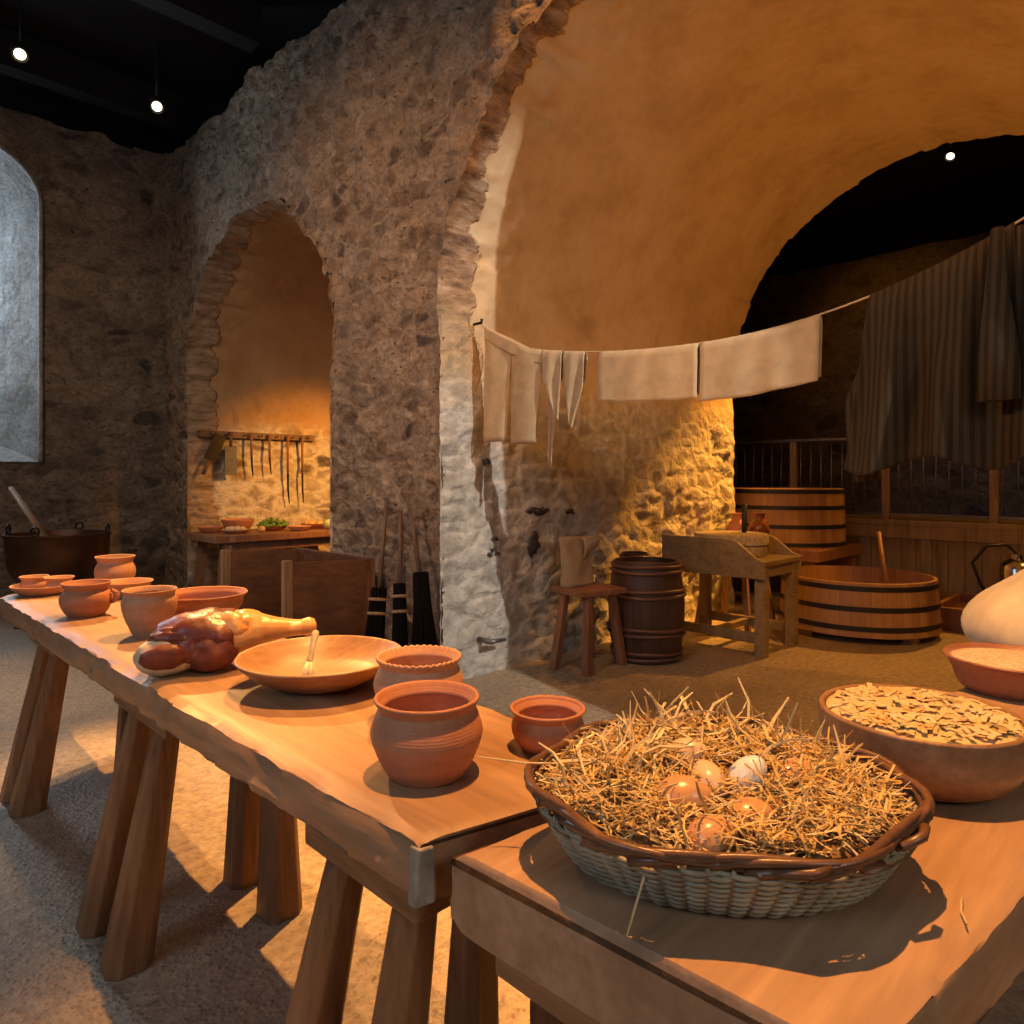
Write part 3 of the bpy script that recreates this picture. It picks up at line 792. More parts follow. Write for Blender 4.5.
for k in range(110):                                # ends standing up, mostly at the back
    a = random.uniform(.15, 2.9) if k < 80 else random.uniform(0, 2*PI)
    r_ = random.uniform(.55,.95); x, y = .24*r_*math.cos(a), .175*r_*math.sin(a)
    th = random.uniform(0, 2*PI); el = random.uniform(.35, 1.25); L = random.uniform(.04,.10)
    d = V((math.cos(th)*math.cos(el), math.sin(th)*math.cos(el), math.sin(el)))
    strand(mbs[k % 2], V((x,y,bed_h(x,y)+.2*L)), d, L, random.uniform(.0009,.0026), .5)
for k in range(46):
    a = random.uniform(.4, 3.4); r_ = random.uniform(.35,.95); x, y = .235*r_*math.cos(a), .175*r_*math.sin(a)
    th = random.uniform(0, 2*PI); el = random.uniform(.1, .95); L = random.uniform(.05,.115)
    d = V((math.cos(th)*math.cos(el), math.sin(th)*math.cos(el), math.sin(el)))
    strand(mbs[1], V((x,y,bed_h(x,y)+.015+.22*L*math.sin(el))), d, L, random.uniform(.002,.0036), .9)
for i, (nm, mm) in enumerate((('loose_straw','straw'), ('pale_loose_straw','straw_pale'))):
    o = mbs[i].build(nm, M[mm], st, False); tag(o, kind='stuff')
# two long stalks over the edge
mb = MB()
iM = MBK.inverted()
mb.tube([iM@V(q) for q in ((.83,.56,.905),(.752,.490,.895),(.715,.475,.868),(.652,.468,.792))], [.0018,.0022,.002,.0012], 5)
mb.build('hanging_stalk', M['straw_pale'], st, True)
mb = MB(); mb.tube([iM@V(q) for q in ((.80,.60,.905),(.73,.70,.898),(.69,.76,.902))], [.0014,.0016,.0008], 5); mb.build('hanging_stalk', M['straw_pale'], st, True)
# eggs
def egg(x, y, z, rot, m_, label, k=1.0):
    mb = MB(); prf = []
    for i in range(25):
        t = PI*i/24; zz = -math.cos(t); r_ = math.sin(t)*(1-.16*zz)
        prf.append((max(0, r_)*.0225*k if 0 < i < 24 else 0, zz*.0295*k))
    mb.lathe(prf, 32); o = mb.build('egg', m_, None, True); o.location = (x,y,z); o.rotation_euler = rot
    return tag(o, label, 'egg', 'eggs in the straw')
def eggpos(px, py, z):
    Z = 700*(1.31-z)/(py-478); R = (px-512)/700*Z; return ((Z+R)/2**.5, (Z-R)/2**.5, z)
for p, r_, mm, l, k in EG: egg(*p, r_, M[mm], l, k)
mb = MB(); mb.tube([(.965,.205,TZ+.003),(.985,.215,TZ+.005),(1.02,.222,TZ+.003)], .0014, 5)
tag(mb.build('straw_stalk', M['straw_pale'], None), 'single straw stalk lying loose on the table before the pie', 'straw')

# pie dish, grain bowl, sack
pie = thing('pie_dish', (1.395,.368,TZ), 'round wooden tub dish heaped with sliced yellow filling', 'dish')
o = vessel('dish_body', (0,0,0), [(.105,0),(.135,.016),(.156,.045),(.163,.08),(.164,.105),(.164,.112)], .010, M['bowlwood'], None, seg=80); o.parent = pie; del o['category']
mb = MB()
mb.lathe([(0,.118)]+[(.153*k/20, .118-.008*(k/20)**4) for k in range(1, 21)]+[(.145,.08),(0,.08)], 72)
for v in mb.bm.verts:
    if v.co.z > .09: v.co.z += .007*noise.fractal(v.co*30, 1, 2, 3)*(1-(math.hypot(v.co.x, v.co.y)/.15)**6)
mb.build('filling', M['pie'], pie)
mb = MB()
for k in range(330):
    a = random.uniform(0, 2*PI); r_ = .142*math.sqrt(random.random()); x, y = r_*math.cos(a), r_*math.sin(a)
    th = random.gauss(.3, .6); l = random.uniform(.018,.040); w_ = random.uniform(.006,.012)
    mb.box((x, y, .121-.008*(r_/.15)**4+random.uniform(-.001,.003)), (l, w_, .0012), (random.gauss(0,.07), random.gauss(0,.07), th))
tag(mb.build('sliced_topping', M['pie'], pie, False, .001), kind='stuff')
gr = thing('clay_bowl', (2.12,.350,TZ), 'red clay bowl filled with pale grain before the sack', 'bowl')
o = vessel('bowl_body', (0,0,0), [(.105,0),(.120,.015),(.132,.05),(.143,.070),(.150,.077),(.152,.080)], .010, M['clay_dark'], None, seg=72); o.parent = gr; del o['category']
mb = MB(); mb.lathe([(0,.084)]+[(.136*k/12, .084-.010*(k/12)**2) for k in range(1, 13)]+[(.13,.06),(0,.06)], 48); tag(mb.build('grain_fill', M['grain'], gr), kind='stuff')
mb = MB(); mb.lathe([(0,0),(.20,0),(.29,.006),(.325,.03),(.335,.07),(.315,.12),(.262,.17),(.205,.21),(.155,.25),(.115,.29),(.07,.325),(.03,.34),(0,.342)], 72, sx=.93)
for v in mb.bm.verts:
    k = min(1, v.co.z/.05)
    v.co += noise.noise_vector(v.co*4.5)*.022*k+noise.noise_vector(v.co*12)*.006*k
sk = thing('flour_sack', (2.655,.262,TZ+.001), 'plump cream cotton sack behind the grain bowl', 'sack', rz=-.785)
mb.build('sack_body', M['sack'], sk, sub=1)
mb = MB(); mb.tube([(.0,.0,.31),(.02,.01,.36),(.05,.03,.40)], [.06,.04,.06], 14); mb.build('tied_neck', M['sack'], sk)

# ------------------------------------------------------------------ far end of the hall: cauldron
cd = thing('cauldron', (1.53,7.16,0), 'black cauldron on legs against the end wall', 'cauldron')
prf = [(0,.36),(.20,.37),(.31,.42),(.375,.54),(.392,.70),(.395,.80),(.410,.815),(.410,.83),(.385,.83),(.378,.80),(.36,.55),(.29,.45),(0,.40)]
mb = MB(); mb.lathe(prf, 64); mb.build('pot_body', M['copper'], cd, angle=50)
for k in range(4):
    a = -2.2+k*PI/2
    mb = MB(); c_ = V((.40*math.cos(a), .40*math.sin(a), .865))
    mb.tube([c_+V((-math.sin(a)*.032*math.cos(b), math.cos(a)*.032*math.cos(b), .036*math.sin(b))) for b in (2*PI*i/14 for i in range(15))], .009, 6); mb.build('ring_handle', M['iron'], cd)
for k in range(3):
    a = .4+k*2*PI/3; mb = MB(); mb.tube([(.24*math.cos(a),.24*math.sin(a),.40),(.30*math.cos(a),.30*math.sin(a),.2),(.33*math.cos(a),.33*math.sin(a),0)], [.04,.028,.032], 8); mb.build('leg', M['iron'], cd)
mb = MB(); mb.lathe([(0,.74),(.37,.74),(.37,.72),(0,.72)], 40); mb.build('stew', plain('dark_broth', (.09,.045,.02), .3), cd)
pd = thing('stirring_paddle', (1.47,7.25,.745), 'long wooden stirring paddle standing in the cauldron', 'paddle')
mb = MB(); mb.tube([(0,0,0),(-.06,.105,.135),(-.21,.37,.48)], [.05,.036,.026], 8, flat=.6); mb.build('shaft', M['handle'], pd)

# ------------------------------------------------------------------ niche: table with food, tool rack
nt = thing('side_table', (0,0,0), 'rough wooden table laid with food under the small arch', 'table')
mb = MB(); mb.box((3.48,7.10,.715), (1.52,.78,.07)); mb.build('tabletop', M['stool'], nt, False, .006)
mb = MB(); mb.box((3.48,6.80,.63), (1.30,.03,.09)); mb.build('apron', M['stool'], nt, False, .004)
for x, y, dx, dy in ((2.86,6.84,-.04,-.04),(2.86,7.36,-.06,.04),(4.1,6.84,.05,-.04),(4.1,7.36,.05,.04)):
    mb = MB(); mb.post((x+dx,y+dy,0), (x,y,.68), .09, .08); mb.build('leg', M['leg'], nt, False, .004)
NZ = .75
def dish(x, y, r_, h_, m_, label, name='clay_dish', z=NZ):
    return vessel(name, (x,y,z), [(r_*.6,0),(r_*.8,h_*.35),(r_*.95,h_*.8),(r_,h_)], .008, m_, label, 'dish', 'dishes of food in the niche', 32, floor_z=.01)
dish(2.90,7.28,.13,.06,M['clay'],'low red dish on the niche table corner')
dish(3.05,7.02,.14,.035,M['clay_pale'],'plate of pale rolls on the niche table')
for k in range(7):
    a = k*.9; mb = MB(); mb.blob((0,0,0), (.036,.03,.026), 2, .1, 2, k)
    tag(mb.build('bread_roll', M['bread'], None, loc=(3.05+.07*math.cos(a)*(k>0), 7.02+.07*math.sin(a)*(k>0), NZ+.042)), 'small pale roll heaped on the plate in the niche', 'bread', 'pale rolls')
dish(3.19,7.30,.17,.12,M['clay'],'deep red bowl at the back of the niche table', 'clay_bowl')
mb = MB(); mb.blob((0,0,0), (.04,.04,.035), 2, .08, 2, 3); tag(mb.build('onion', M['onion'], None, loc=(3.28,6.93,NZ+.034)), 'single onion lying loose on the niche table edge', 'onion')
dish(3.50,7.14,.16,.045,M['clay'],'red dish of green herbs on the niche table')
hb = thing('herb_bunch', (3.50,7.12,NZ+.05), 'heap of bright green leafy herbs in the niche dish', 'herbs')
mb = MB()
for k in range(170):
    a = random.uniform(0, 2*PI); r_ = .16*math.sqrt(random.random()); z = .085*(1-(r_/.17)**2)*random.random()
    mb.blob((r_*math.cos(a), r_*math.sin(a), z), (.020,.016,.009), 1, 0, 1, 0, (random.random()*2, random.random()*2, random.random()*3))
mb.build('leaves', M['green'], hb)
dish(3.66,6.85,.12,.05,M['clay_pale'],'shallow tan dish at the front edge of the niche table')
dish(3.96,7.08,.15,.055,M['clay'],'red dish of onions on the niche table')
for k in range(6):
    a = k*1.25; mb = MB(); mb.blob((0,0,0), (.042,.042,.036), 2, .08, 2, k)
    tag(mb.build('onion', M['onion'], None, loc=(3.96+.075*math.cos(a)*(k>0), 7.08+.075*math.sin(a)*(k>0), NZ+.05)), 'golden onion piled in the red niche dish', 'onion', 'onions in the niche dish')
for k, (x, y) in enumerate(((3.98,6.80),(4.10,6.86))):
    t = thing('turnip', (x,y,NZ), ('green and white turnip on the niche table, beside the onion dish','green and white turnip nearest the jamb on the niche table')[k], 'turnip', 'two turnips')
    mb = MB(); mb.blob((0,0,.058), (.062,.062,.056), 3, .05, 2, k); mb.build('root', M['turnip'], t)
    mb = MB(); 
    for i in range(5): mb.tube([(0,0,.10),(.02*math.cos(i*1.3),.02*math.sin(i*1.3),.125),(.045*math.cos(i*1.3),.045*math.sin(i*1.3),.135)], [.006,.008,.003], 5)
    mb.build('leaves', M['green'], t)
rk = thing('tool_rack', (0,0,0), 'dark wooden rail with hanging tools across the niche wall', 'rack')
RY = NIC['c']+NIC['r']-.035
mb = MB(); mb.box((3.55, RY, 1.78), (1.35,.05,.07)); mb.build('rail', M['broomhandle'], rk, False, .004)
for k in range(7): 
    mb = MB(); mb.tube([(2.98+.19*k, RY-.02, 1.775),(2.98+.19*k, RY-.075, 1.775),(2.98+.19*k, RY-.08, 1.80)], .005, 6); mb.build('peg', M['iron'], rk)
cl = thing('cleaver', (2.95,RY-.07,1.45), 'dark broad cleaver hanging tilted at the end of the tool rail', 'cleaver')
R_ = Euler((0,.42,0)).to_matrix()
mb = MB(); mb.box(R_@V((0,0,.2)), (.13,.006,.30), (0,.42,0)); mb.build('blade', M['iron'], cl, False, .002)
mb = MB(); mb.tube([R_@V((0,0,.05)), R_@V((0,0,-.11))], [.018,.022], 8); mb.build('handle', M['broomhandle'], cl)
cl = thing('cleaver', (3.19,RY-.09,1.38), 'grey steel cleaver hanging straight on the tool rail', 'cleaver')
mb = MB(); mb.box((0,0,.12), (.13,.006,.32)); mb.build('blade', M['steel'], cl, False, .002)
mb = MB(); mb.tube([(0,0,.27),(0,0,.42)], [.018,.02], 8); mb.build('handle', M['broomhandle'], cl)
for k, (x, z0, hz, l) in enumerate(((3.43,1.33,.24,'iron skewer with wooden handle hanging beside the grey cleaver'), (3.64,1.35,.24,'second iron skewer with wooden handle, next along the rail'),
                                 (3.86,1.02,.42,'long handled iron fork near the middle of the rail'), (4.04,1.02,.42,'long handled iron fork last on the rail'))):
    t = thing('hanging_tool', (x,RY-.07,z0), l, 'kitchen tool', 'iron tools on the rail')
    mb = MB(); mb.tube([(0,0,1.78-z0-hz),(0,0,1.80-z0)], [.013,.016], 8); mb.build('handle', M['stool'], t)
    mb = MB(); mb.tube([(0,0,1.78-z0-hz+.02),(.004,0,.14),(.012,-.01,0)], [.012,.011,.006], 6); mb.build('blade', M['iron'], t)
bs = thing('board_stack', (4.18,7.02,NZ), None, None)
bpy.data.objects.remove(bs)

# ------------------------------------------------------------------ wooden bin and brooms by the long wall
bn = thing('wooden_bin', (0,0,0), 'open fronted wooden bin of boards against the long wall', 'bin')
def board(a, b, z0, z1, t, name='side_board'):
    a, b = V((*a,0)), V((*b,0)); n_ = (b-a).normalized().cross(V((0,0,1)))*t/2
    mb = MB(); mb.hexa([p+V((0,0,z)) for z in (z0, z1) for p in (a-n_, b-n_, b+n_, a+n_)]); return mb.build(name, M['binwood'], bn, False, .004)
board((2.22,5.23), (2.70,5.05), 0, .755, .035); board((2.22,4.27), (2.70,4.06), 0, .755, .035)
board((2.69,5.10), (2.69,4.02), 0, .765, .03, 'back_board')
for y in (5.235, 4.275):
    mb = MB(); mb.box((2.195,y,.385), (.055,.055,.77)); mb.build('corner_post', M['handle'], bn, False, .004)
board((2.24,5.2), (2.24,4.30), .0, .16, .03, 'front_board')
def broom(top, neck, foot, r0, r1, label, seed, band=True):
    top, neck, foot = V(top), V(neck), V(foot)
    t = thing('broom', (foot.x,foot.y,0), label, 'broom', 'brooms leaning on the long wall'); o_ = V((foot.x,foot.y,0))
    mb = MB(); mb.tube([top-o_, neck.lerp(top,.5)-o_, neck.lerp(foot,.15)-o_], [.013,.014,.015], 8); mb.build('handle', M['broomhandle'], t)
    mb = MB(); rnd = random.Random(seed); ax_ = (foot-neck); u = ax_.orthogonal().normalized(); w_ = ax_.normalized().cross(u)
    for k in range(120):
        a = rnd.uniform(0, 2*PI); q = math.sqrt(rnd.random()); d_ = u*math.cos(a)+w_*math.sin(a)
        e = foot+d_*r1*q; e.z = max(.004, e.z+rnd.uniform(-.0,.03)*0)
        p0 = neck+d_*r0*q; mid = neck.lerp(foot, .3)+d_*(r0*1.15)*q
        mb.tube([p0-o_, mid-o_, e-o_], [.005,.006,.003], 4)
    bri = mb.build('bristles', M['bristle'], t)
    if band:
        for f in (.12, .26):
            c_ = neck.lerp(foot, f); mb = MB()
            mb.tube([c_+(u*math.cos(a)+w_*math.sin(a))*r0*1.2-o_ for a in (2*PI*i/16 for i in range(17))], .010, 6); mb.build('binding', M['cord'], bri)
broom((2.66,3.82,1.15), (2.52,3.70,.62), (2.40,3.62,.02), .045, .075, 'broom with brown handle leaning against the bin end', 1)
broom((2.67,3.68,1.10), (2.56,3.54,.66), (2.48,3.42,.02), .035, .06, 'broom with tan binding between the other two', 2)
broom((2.66,3.60,1.20), (2.60,3.38,.74), (2.53,3.22,.02), .045, .115, 'wide splayed black broom closest to the pale pier', 3, False)

# ------------------------------------------------------------------ passage: stool, barrel, bench, quern, tubs
st_ = thing('wooden_stool', (3.81,3.06,0), 'red brown four legged stool with a folded sack cloth on it', 'stool')
mb = MB(); mb.box((0,0,.535), (.40,.34,.04), (0,0,-.25)); mb.build('seat', M['stool'], st_, False, .006)
for dx, dy in ((-1,-1),(1,-1),(1,1),(-1,1)):
    mb = MB(); mb.post((dx*.19-.02*dy,dy*.13+.0,0), (dx*.13,dy*.10,.52), .058, .05); mb.build('leg', M['stool'], st_, False, .004)
sb = thing('sacking_bag', (3.80,3.15,.556), 'brown sacking bag propped upright on the stool', 'bag')
def bag(u, v):
    x = -.16+.32*u; z = .36*v; th = .035*math.sin(PI*u)**.5*(1-.4*v)
    return x, z, th
mb = MB(); rings = []
for j in range(14):
    v = j/13; ring = []
    for k in range(28):
        a = 2*PI*k/28; c_, s_ = math.cos(a), math.sin(a)
        ring.append(mb.bm.verts.new((.165*c_*(1-.04*v)*(abs(c_)**-.3 if abs(c_) > .2 else 1)*.95+.02*v, .06*s_*(1-.5*v)+.05*v+.02*noise.noise((c_*2, v*3, s_)), .34*v+.012*noise.noise((c_*3, s_, v*4)))))
    rings.append(ring)
mb.loft(rings, True, True); mb.build('bag_body', M['sackcloth'], sb)
mb = MB(); mb.grid(lambda u, v: V((.02+.14*u, -.03-.02*math.sin(PI*v)-.02*u, .335-.16*v*(1-.5*u)+.02*u)), 8, 8); mb.build('flap', M['sackcloth'], sb, True, solid=.006)

def barrel(loc, R, Rm, Hh, label):
    b = thing('barrel', loc, label, 'barrel')
    prf = [(0,.02)]+[(R*.93,.02),(R,0)]+[(R+(Rm-R)*math.sin(PI*k/16), Hh*k/16) for k in range(17)]+[(R*.93,Hh),(R*.93,Hh-.035),(0,Hh-.035)]
    mb = MB(); mb.lathe(prf, 64); mb.build('staves', M['barrelwood'], b, angle=40)
    for z0 in (.03,.07,.20,.24,Hh-.24,Hh-.20,Hh-.07,Hh-.03):
        r_ = R+(Rm-R)*math.sin(PI*z0/Hh)+.006
        mb = MB(); mb.tube([(r_*math.cos(a), r_*math.sin(a), z0+.004*math.sin(a*3+z0*40)) for a in (2*PI*i/48 for i in range(49))], .014, 6); mb.build('hoop', M['hoopwood'], b)
    return b
barrel((4.32,2.93,0), .235, .275, .71, 'dark brown barrel with willow hoops next to the stool')
b2 = barrel((4.62,3.24,0), .105,.115, .72, 'darker slim barrel tucked behind the hooped barrel')

bc = thing('milling_bench', (5.16,2.70,0), 'yellow oak bench table carrying the quern stones', 'bench')
for x, y in ((-.255,-.375),(.255,-.375),(.255,.37),(-.255,.37)):
    mb = MB(); mb.box((x,y,.335), (.085,.075,.67)); mb.build('leg', M['bench'], bc, False, .004)
mb = MB(); mb.box((0,0,.685), (.62,.86,.035)); mb.build('benchtop', M['bench'], bc, False, .004)
mb = MB(); mb.box((0,-.39,.625), (.44,.03,.085)); mb.box((0,.39,.625), (.44,.03,.085)); mb.box((.27,0,.625), (.03,.68,.085)); mb.box((-.27,0,.625), (.03,.68,.085)); mb.build('apron', M['bench'], bc, False, .003)
mb = MB(); mb.box((-.27,0,.14), (.035,.68,.07)); mb.box((.27,0,.14), (.035,.68,.07)); mb.box((0,0,.14), (.5,.05,.05)); mb.build('stretcher', M['bench'], bc, False, .003)
for sx in (-.31, .31):
    mb = MB(); pr = []
    for k in range(13):
        t = k/12; y = -.43+.86*t; zt = .70+.155*smooth01(0, .32, t); pr.append((y, zt))
    lo = [(y, .575) for y, _ in pr]
    g = []
    for dx in (-.015, .015): g.append([[mb.bm.verts.new((sx+dx, y, z)) for y, z in q] for q in (lo, pr)])
    for k in range(12):
        mb.face([g[0][0][k], g[0][0][k+1], g[0][1][k+1], g[0][1][k]]); mb.face([g[1][0][k], g[1][0][k+1], g[1][1][k+1], g[1][1][k]])
        mb.face([g[0][1][k], g[0][1][k+1], g[1][1][k+1], g[1][1][k]]); mb.face([g[0][0][k], g[0][0][k+1], g[1][0][k+1], g[1][0][k]])
    for k in (0, 12): mb.face([g[0][0][k], g[1][0][k], g[1][1][k], g[0][1][k]])
    mb.build('side_board', M['bench'], bc, False, .004)
qn = thing('quern', (5.16,2.70,.7025), 'two round quern stones on the milling bench', 'quern')
mb = MB(); mb.lathe([(0,0),(.262,0),(.27,.01),(.27,.075),(.262,.083),(0,.083)], 64, wob=.015); mb.build('lower_stone', M['quern'], qn, angle=40)
mb = MB(); mb.lathe([(.03,.087),(.275,.087),(.283,.096),(.283,.16),(.275,.17),(.06,.172),(.03,.15),(.03,.087)], 64, wob=.015, seed=4); mb.build('upper_stone', M['quern'], qn, angle=40)
mb = MB(); mb.tube([(.12,-.05,.15),(.12,-.05,.40)], [.020,.022], 10); mb.build('handle', M['blackpaint'], qn)
sl = thing('tall_stool', (5.85,3.02,0), 'plain wooden stool with pale splayed legs behind the milling bench', 'stool')
mb = MB(); mb.box((0,0,.745), (.44,.44,.04)); mb.build('seat', M['handle'], sl, False, .005)
for dx, dy in ((-1,-1),(1,-1),(1,1),(-1,1)):
    mb = MB(); mb.post((dx*.24,dy*.24,0), (dx*.15,dy*.15,.73), .045, .045); mb.build('leg', M['handle'], sl, False, .004)
def jug(loc, m_, label, k=1.0):
    j = thing('clay_jug', loc, label, 'jug', 'jugs behind the quern')
    o = vessel('jug_body', (0,0,0), [(.045*k,0),(.075*k,.03*k),(.090*k,.08*k),(.078*k,.135*k),(.050*k,.175*k),(.045*k,.20*k),(.056*k,.225*k),(.058*k,.23*k)], .006, m_, None, seg=40); o.parent = j; del o['category']
    body_ = o
    mb = MB(); mb.tube([(.048*k,0,.205*k),(.095*k,0,.20*k),(.115*k,0,.16*k),(.10*k,0,.11*k),(.08*k,0,.10*k)], .010*k, 8); mb.build('handle', m_, body_)
jug((5.83,2.99,.7655), M['clay'], 'red clay jug on the stool behind the quern, beside the jamb'); jug((5.98,2.86,.7655), M['glassy'], 'glossy brown glazed jug behind the quern handle')

def tub(name, loc, R0, R1, Hh, hoops, label, feet=True, cat='tub', z0=0.06, rise=.0):
    t = thing(name, loc, label, cat)
    prf = [(0,z0+.03),(R0-.03,z0+.03),(R0-.03,z0),(R0,z0),(R1,Hh),(R1-.028,Hh+.004),(R0-.02,z0+.10),(0,z0+.10)]
    mb = MB(); mb.lathe(prf, 88); mb.build('staves', M['tubwood'], t, angle=35)
    for f in hoops:
        z = z0+(Hh-z0)*f; r_ = R0+(R1-R0)*f
        mb = MB(); mb.lathe([(r_,-.020),(r_+.006,-.020),(r_+.006,.020),(r_,.020)], 88, (0,0,z)); mb.build('hoop', M['blackpaint'], t, angle=30)
    if feet:
        for k in range(4):
            a = PI/4+k*PI/2+.35; mb = MB(); mb.box(((R0-.1)*math.cos(a),(R0-.1)*math.sin(a),z0/2), (.10,.10,z0)); mb.build('foot', M['tubwood'], t, False, .004)
    return t
tub('wash_tub', (6.38,2.17,0), .63, .60, .48, (.16,.52,.90), 'low wide wooden tub with black hoops on the passage floor')
pp = thing('wash_paddle', (6.62,2.02,.165), 'long wooden paddle leaning in the low tub', 'paddle')
mb = MB(); mb.tube([(-.22,-.08,.02),(.0,.0,.30),(.16,.10,.66)], [.05,.022,.02], 8, flat=.7); mb.build('shaft', M['stool'], pp)
vt = tub('mash_vat', (7.45,3.27,.6005), .60, .58, .60, (.06,.36,.68,.95), 'tall wooden vat with black hoops raised on a dark stand', False, 'vat', z0=0.0)
vs = thing('vat_stand', (7.45,3.27,0), 'dark heavy timber stand under the tall vat', 'stand')
mb = MB(); mb.box((0,0,.545), (1.18,1.18,.11)); mb.build('platform', M['stool'], vs, False, .006)
for dx, dy in ((-1,-1),(1,-1),(1,1),(-1,1)):
    mb = MB(); mb.post((dx*.50,dy*.50,0), (dx*.48,dy*.48,.49), .14, .12); mb.build('leg', M['stool'], vs, False, .005)

# boarded platform with railing
pf_ = thing('boarded_platform', (8.1,0,0), 'pale boarded platform front below the railing', 'platform')
mb = MB()
for k in range(52):
    y = -2.4+.145*k; mb.box((.0,y,.34), (.03,.141,.68))
mb.build('boarding', M['panel'], pf_, False, .003)
mb = MB(); mb.box((-.02,1.3,.775), (.05,7.6,.19)); mb.build('fascia', M['panel'], pf_, False, .004)
mb = MB(); mb.box((.75,1.3,.84), (1.6,7.6,.05)); mb.build('deck', M['panel'], pf_, False, .004)
rl = thing('guard_railing', (8.1,0,.865), 'steel bar railing with pale wooden posts on the platform', 'railing')
for y in (-1.1,.2,1.49,2.46,3.45,4.45):
    mb = MB(); mb.box((0,y,.431), (.07,.07,.86)); mb.build('post', M['railpost'], rl, False, .004)
mb = MB(); mb.box((0,1.7,.88), (.04,6.0,.035)); mb.build('handrail', M['bar'], rl, False, .003)
mb = MB(); mb.box((0,1.7,.06), (.03,6.0,.03)); mb.build('bottom_rail', M['bar'], rl, False, .003)
for k in range(48):
    y = -1.0+.115*k
    if min(abs(y-q) for q in (-1.1,.2,1.49,2.46,3.45,4.45)) < .04: continue
    mb = MB(); mb.tube([(0,y,.06),(0,y,.87)], .0085, 6); mb.build('baluster', M['bar'], rl)
tr = thing('wooden_tray', (7.35,1.30,0), 'low wooden trough platform on the floor beyond the sack', 'trough')
mb = MB(); mb.box((0,0,.10), (.9,.8,.04)); mb.build('bottom', M['stool'], tr, False, .004)
for c_, d_ in (((0,-.42,.10),(.98,.04,.20)), ((0,.42,.10),(.98,.04,.20)), ((-.47,0,.10),(.04,.8,.20)), ((.47,0,.10),(.04,.8,.20))):
    mb = MB(); mb.box(c_, d_); mb.build('side', M['stool'], tr, False, .004)
ch = thing('steel_canister', (7.26,1.18,.1205), 'shiny steel canister with dark hose behind the sack', 'canister')
mb = MB(); mb.lathe([(0,0),(.11,0),(.12,.02),(.12,.42),(.10,.47),(.05,.50),(.05,.54),(0,.54)], 40); cb = mb.build('body', M['chrome'], ch, angle=50)
mb = MB(); mb.tube([(0,0,.54),(-.03,.06,.62),(-.08,.20,.60),(-.10,.30,.45),(-.06,.24,.25),(-.02,.14,.10)], .014, 8); mb.build('hose', M['blackpaint'], cb)

# ------------------------------------------------------------------ washing line
LX = 3.05
def line_z(y):
    if y > 2.9: return line_z(2.9)+(y-2.9)*(2.30-line_z(2.9))/(3.35-2.9)
    return 1.965+.155*(y-1.72)**2+.012*(y-1.72)**4 if y < 1.72 else 1.965+.085*(y-1.72)**2
lp = [(LX, YJ2+.14+(3.33-YJ2-.14)*k/60) for k in range(61)]
mb = MB(); mb.tube([(x, y, line_z(y)) for x, y in lp], .004, 6)
tag(mb.build('clothes_line', M['rope'], None), 'thin hemp clothes line strung across the vaulted passage', 'clothes line')
hk = MB(); hk.tube([(3.05,3.40,2.31),(3.05,3.33,2.31),(3.05,3.325,2.335)], .010, 8)
tag(hk.build('iron_hook', M['iron'], None), 'iron hook in the pale jamb holding the clothes line', 'hook')
def fold(name, y0, y1, front, back, m_, label, group=None, fn=None, ny=26, nv=40, gap=.016):
    """cloth folded over the line between y0 and y1, hanging front below on the camera side and back behind"""
    mid = (y0+y1)/2
    t = thing(name, (LX, mid, line_z(mid)), label, 'laundry', group)
    def f(u, v):
        y = y0+(y1-y0)*u; zl = line_z(y)+.005
        L = front+back; s = v*L
        if s < front: x = -gap*min(1, (front-s)/.03); dz = -(front-s)
        else: x = gap*min(1, (s-front)/.03); dz = -(s-front)
        wv = .008*noise.noise((y*9, dz*3, y0*5))*min(1, abs(dz)*6)+.0018*math.sin(y*31+dz*5+y0)*min(1, abs(dz)*5)
        p = V((LX+x+wv, y+.006*noise.noise((dz*4, y*2, 9)), zl+dz+.006*noise.noise((y*7, 2, y0))*(abs(dz) > .1)))
        if fn: p = fn(p, u, dz, s < front)
        return p-V(t.location)
    mb = MB(); mb.grid(f, ny, nv); mb.build('cloth', m_, t, True, solid=.004)
    return t
GL = 'plain towels on the line'
fold('linen_towel', 1.765, 2.365, .275, .255, M['linen_pale'], 'plain linen towel hanging next to the pointed stockings', GL)
fold('linen_towel', 1.185, 1.750, .290, .27, M['linen_pale'], 'plain linen towel hanging next to the dark striped tunic', GL)
# trousers
tr_ = thing('linen_trousers', (LX,3.02,line_z(3.02)), 'pale linen trousers on the line nearest the hook', 'trousers', 'washing')
ya, yb = 3.30, 2.80
def leg_tube(c0, w0, c1, w1, z0, z1, name):
    mb = MB(); rings = []
    for j in range(22):
        t = j/21; c_ = c0+(c1-c0)*t; w_ = w0+(w1-w0)*t; zz = z0+(z1-z0)*t; ring = []
        for k in range(24):
            a = 2*PI*k/24
            y = c_+w_/2*math.cos(a)
            zt = zz+(line_z(y)-line_z(3.02))*(1-t)
            x = .020*math.sin(a)*(1+.6*t)+.012*noise.noise((y*8, zz*4, math.sin(a)))
            ring.append(mb.bm.verts.new((LX+x-LX, y-3.02, zt)))
        rings.append(ring)
    mb.loft(rings); return mb.build(name, M['linen'], tr_, True, solid=.003)
leg_tube(3.172, .255, 3.20, .20, .0, -.60, 'trouser_leg'); leg_tube(2.922, .255, 2.955, .205, .0, -.62, 'trouser_leg')
mb = MB(); rings = []
for j in range(8):
    t = j/7; ring = []
    for k in range(32):
        a = 2*PI*k/32; y = 3.045+.255*math.cos(a); ring.append(mb.bm.verts.new((.024*math.sin(a), y-3.02, line_z(y)-line_z(3.02)+.006-.085*t)))
    rings.append(ring)
mb.loft(rings); mb.build('waist', M['linen'], tr_, True, solid=.003)
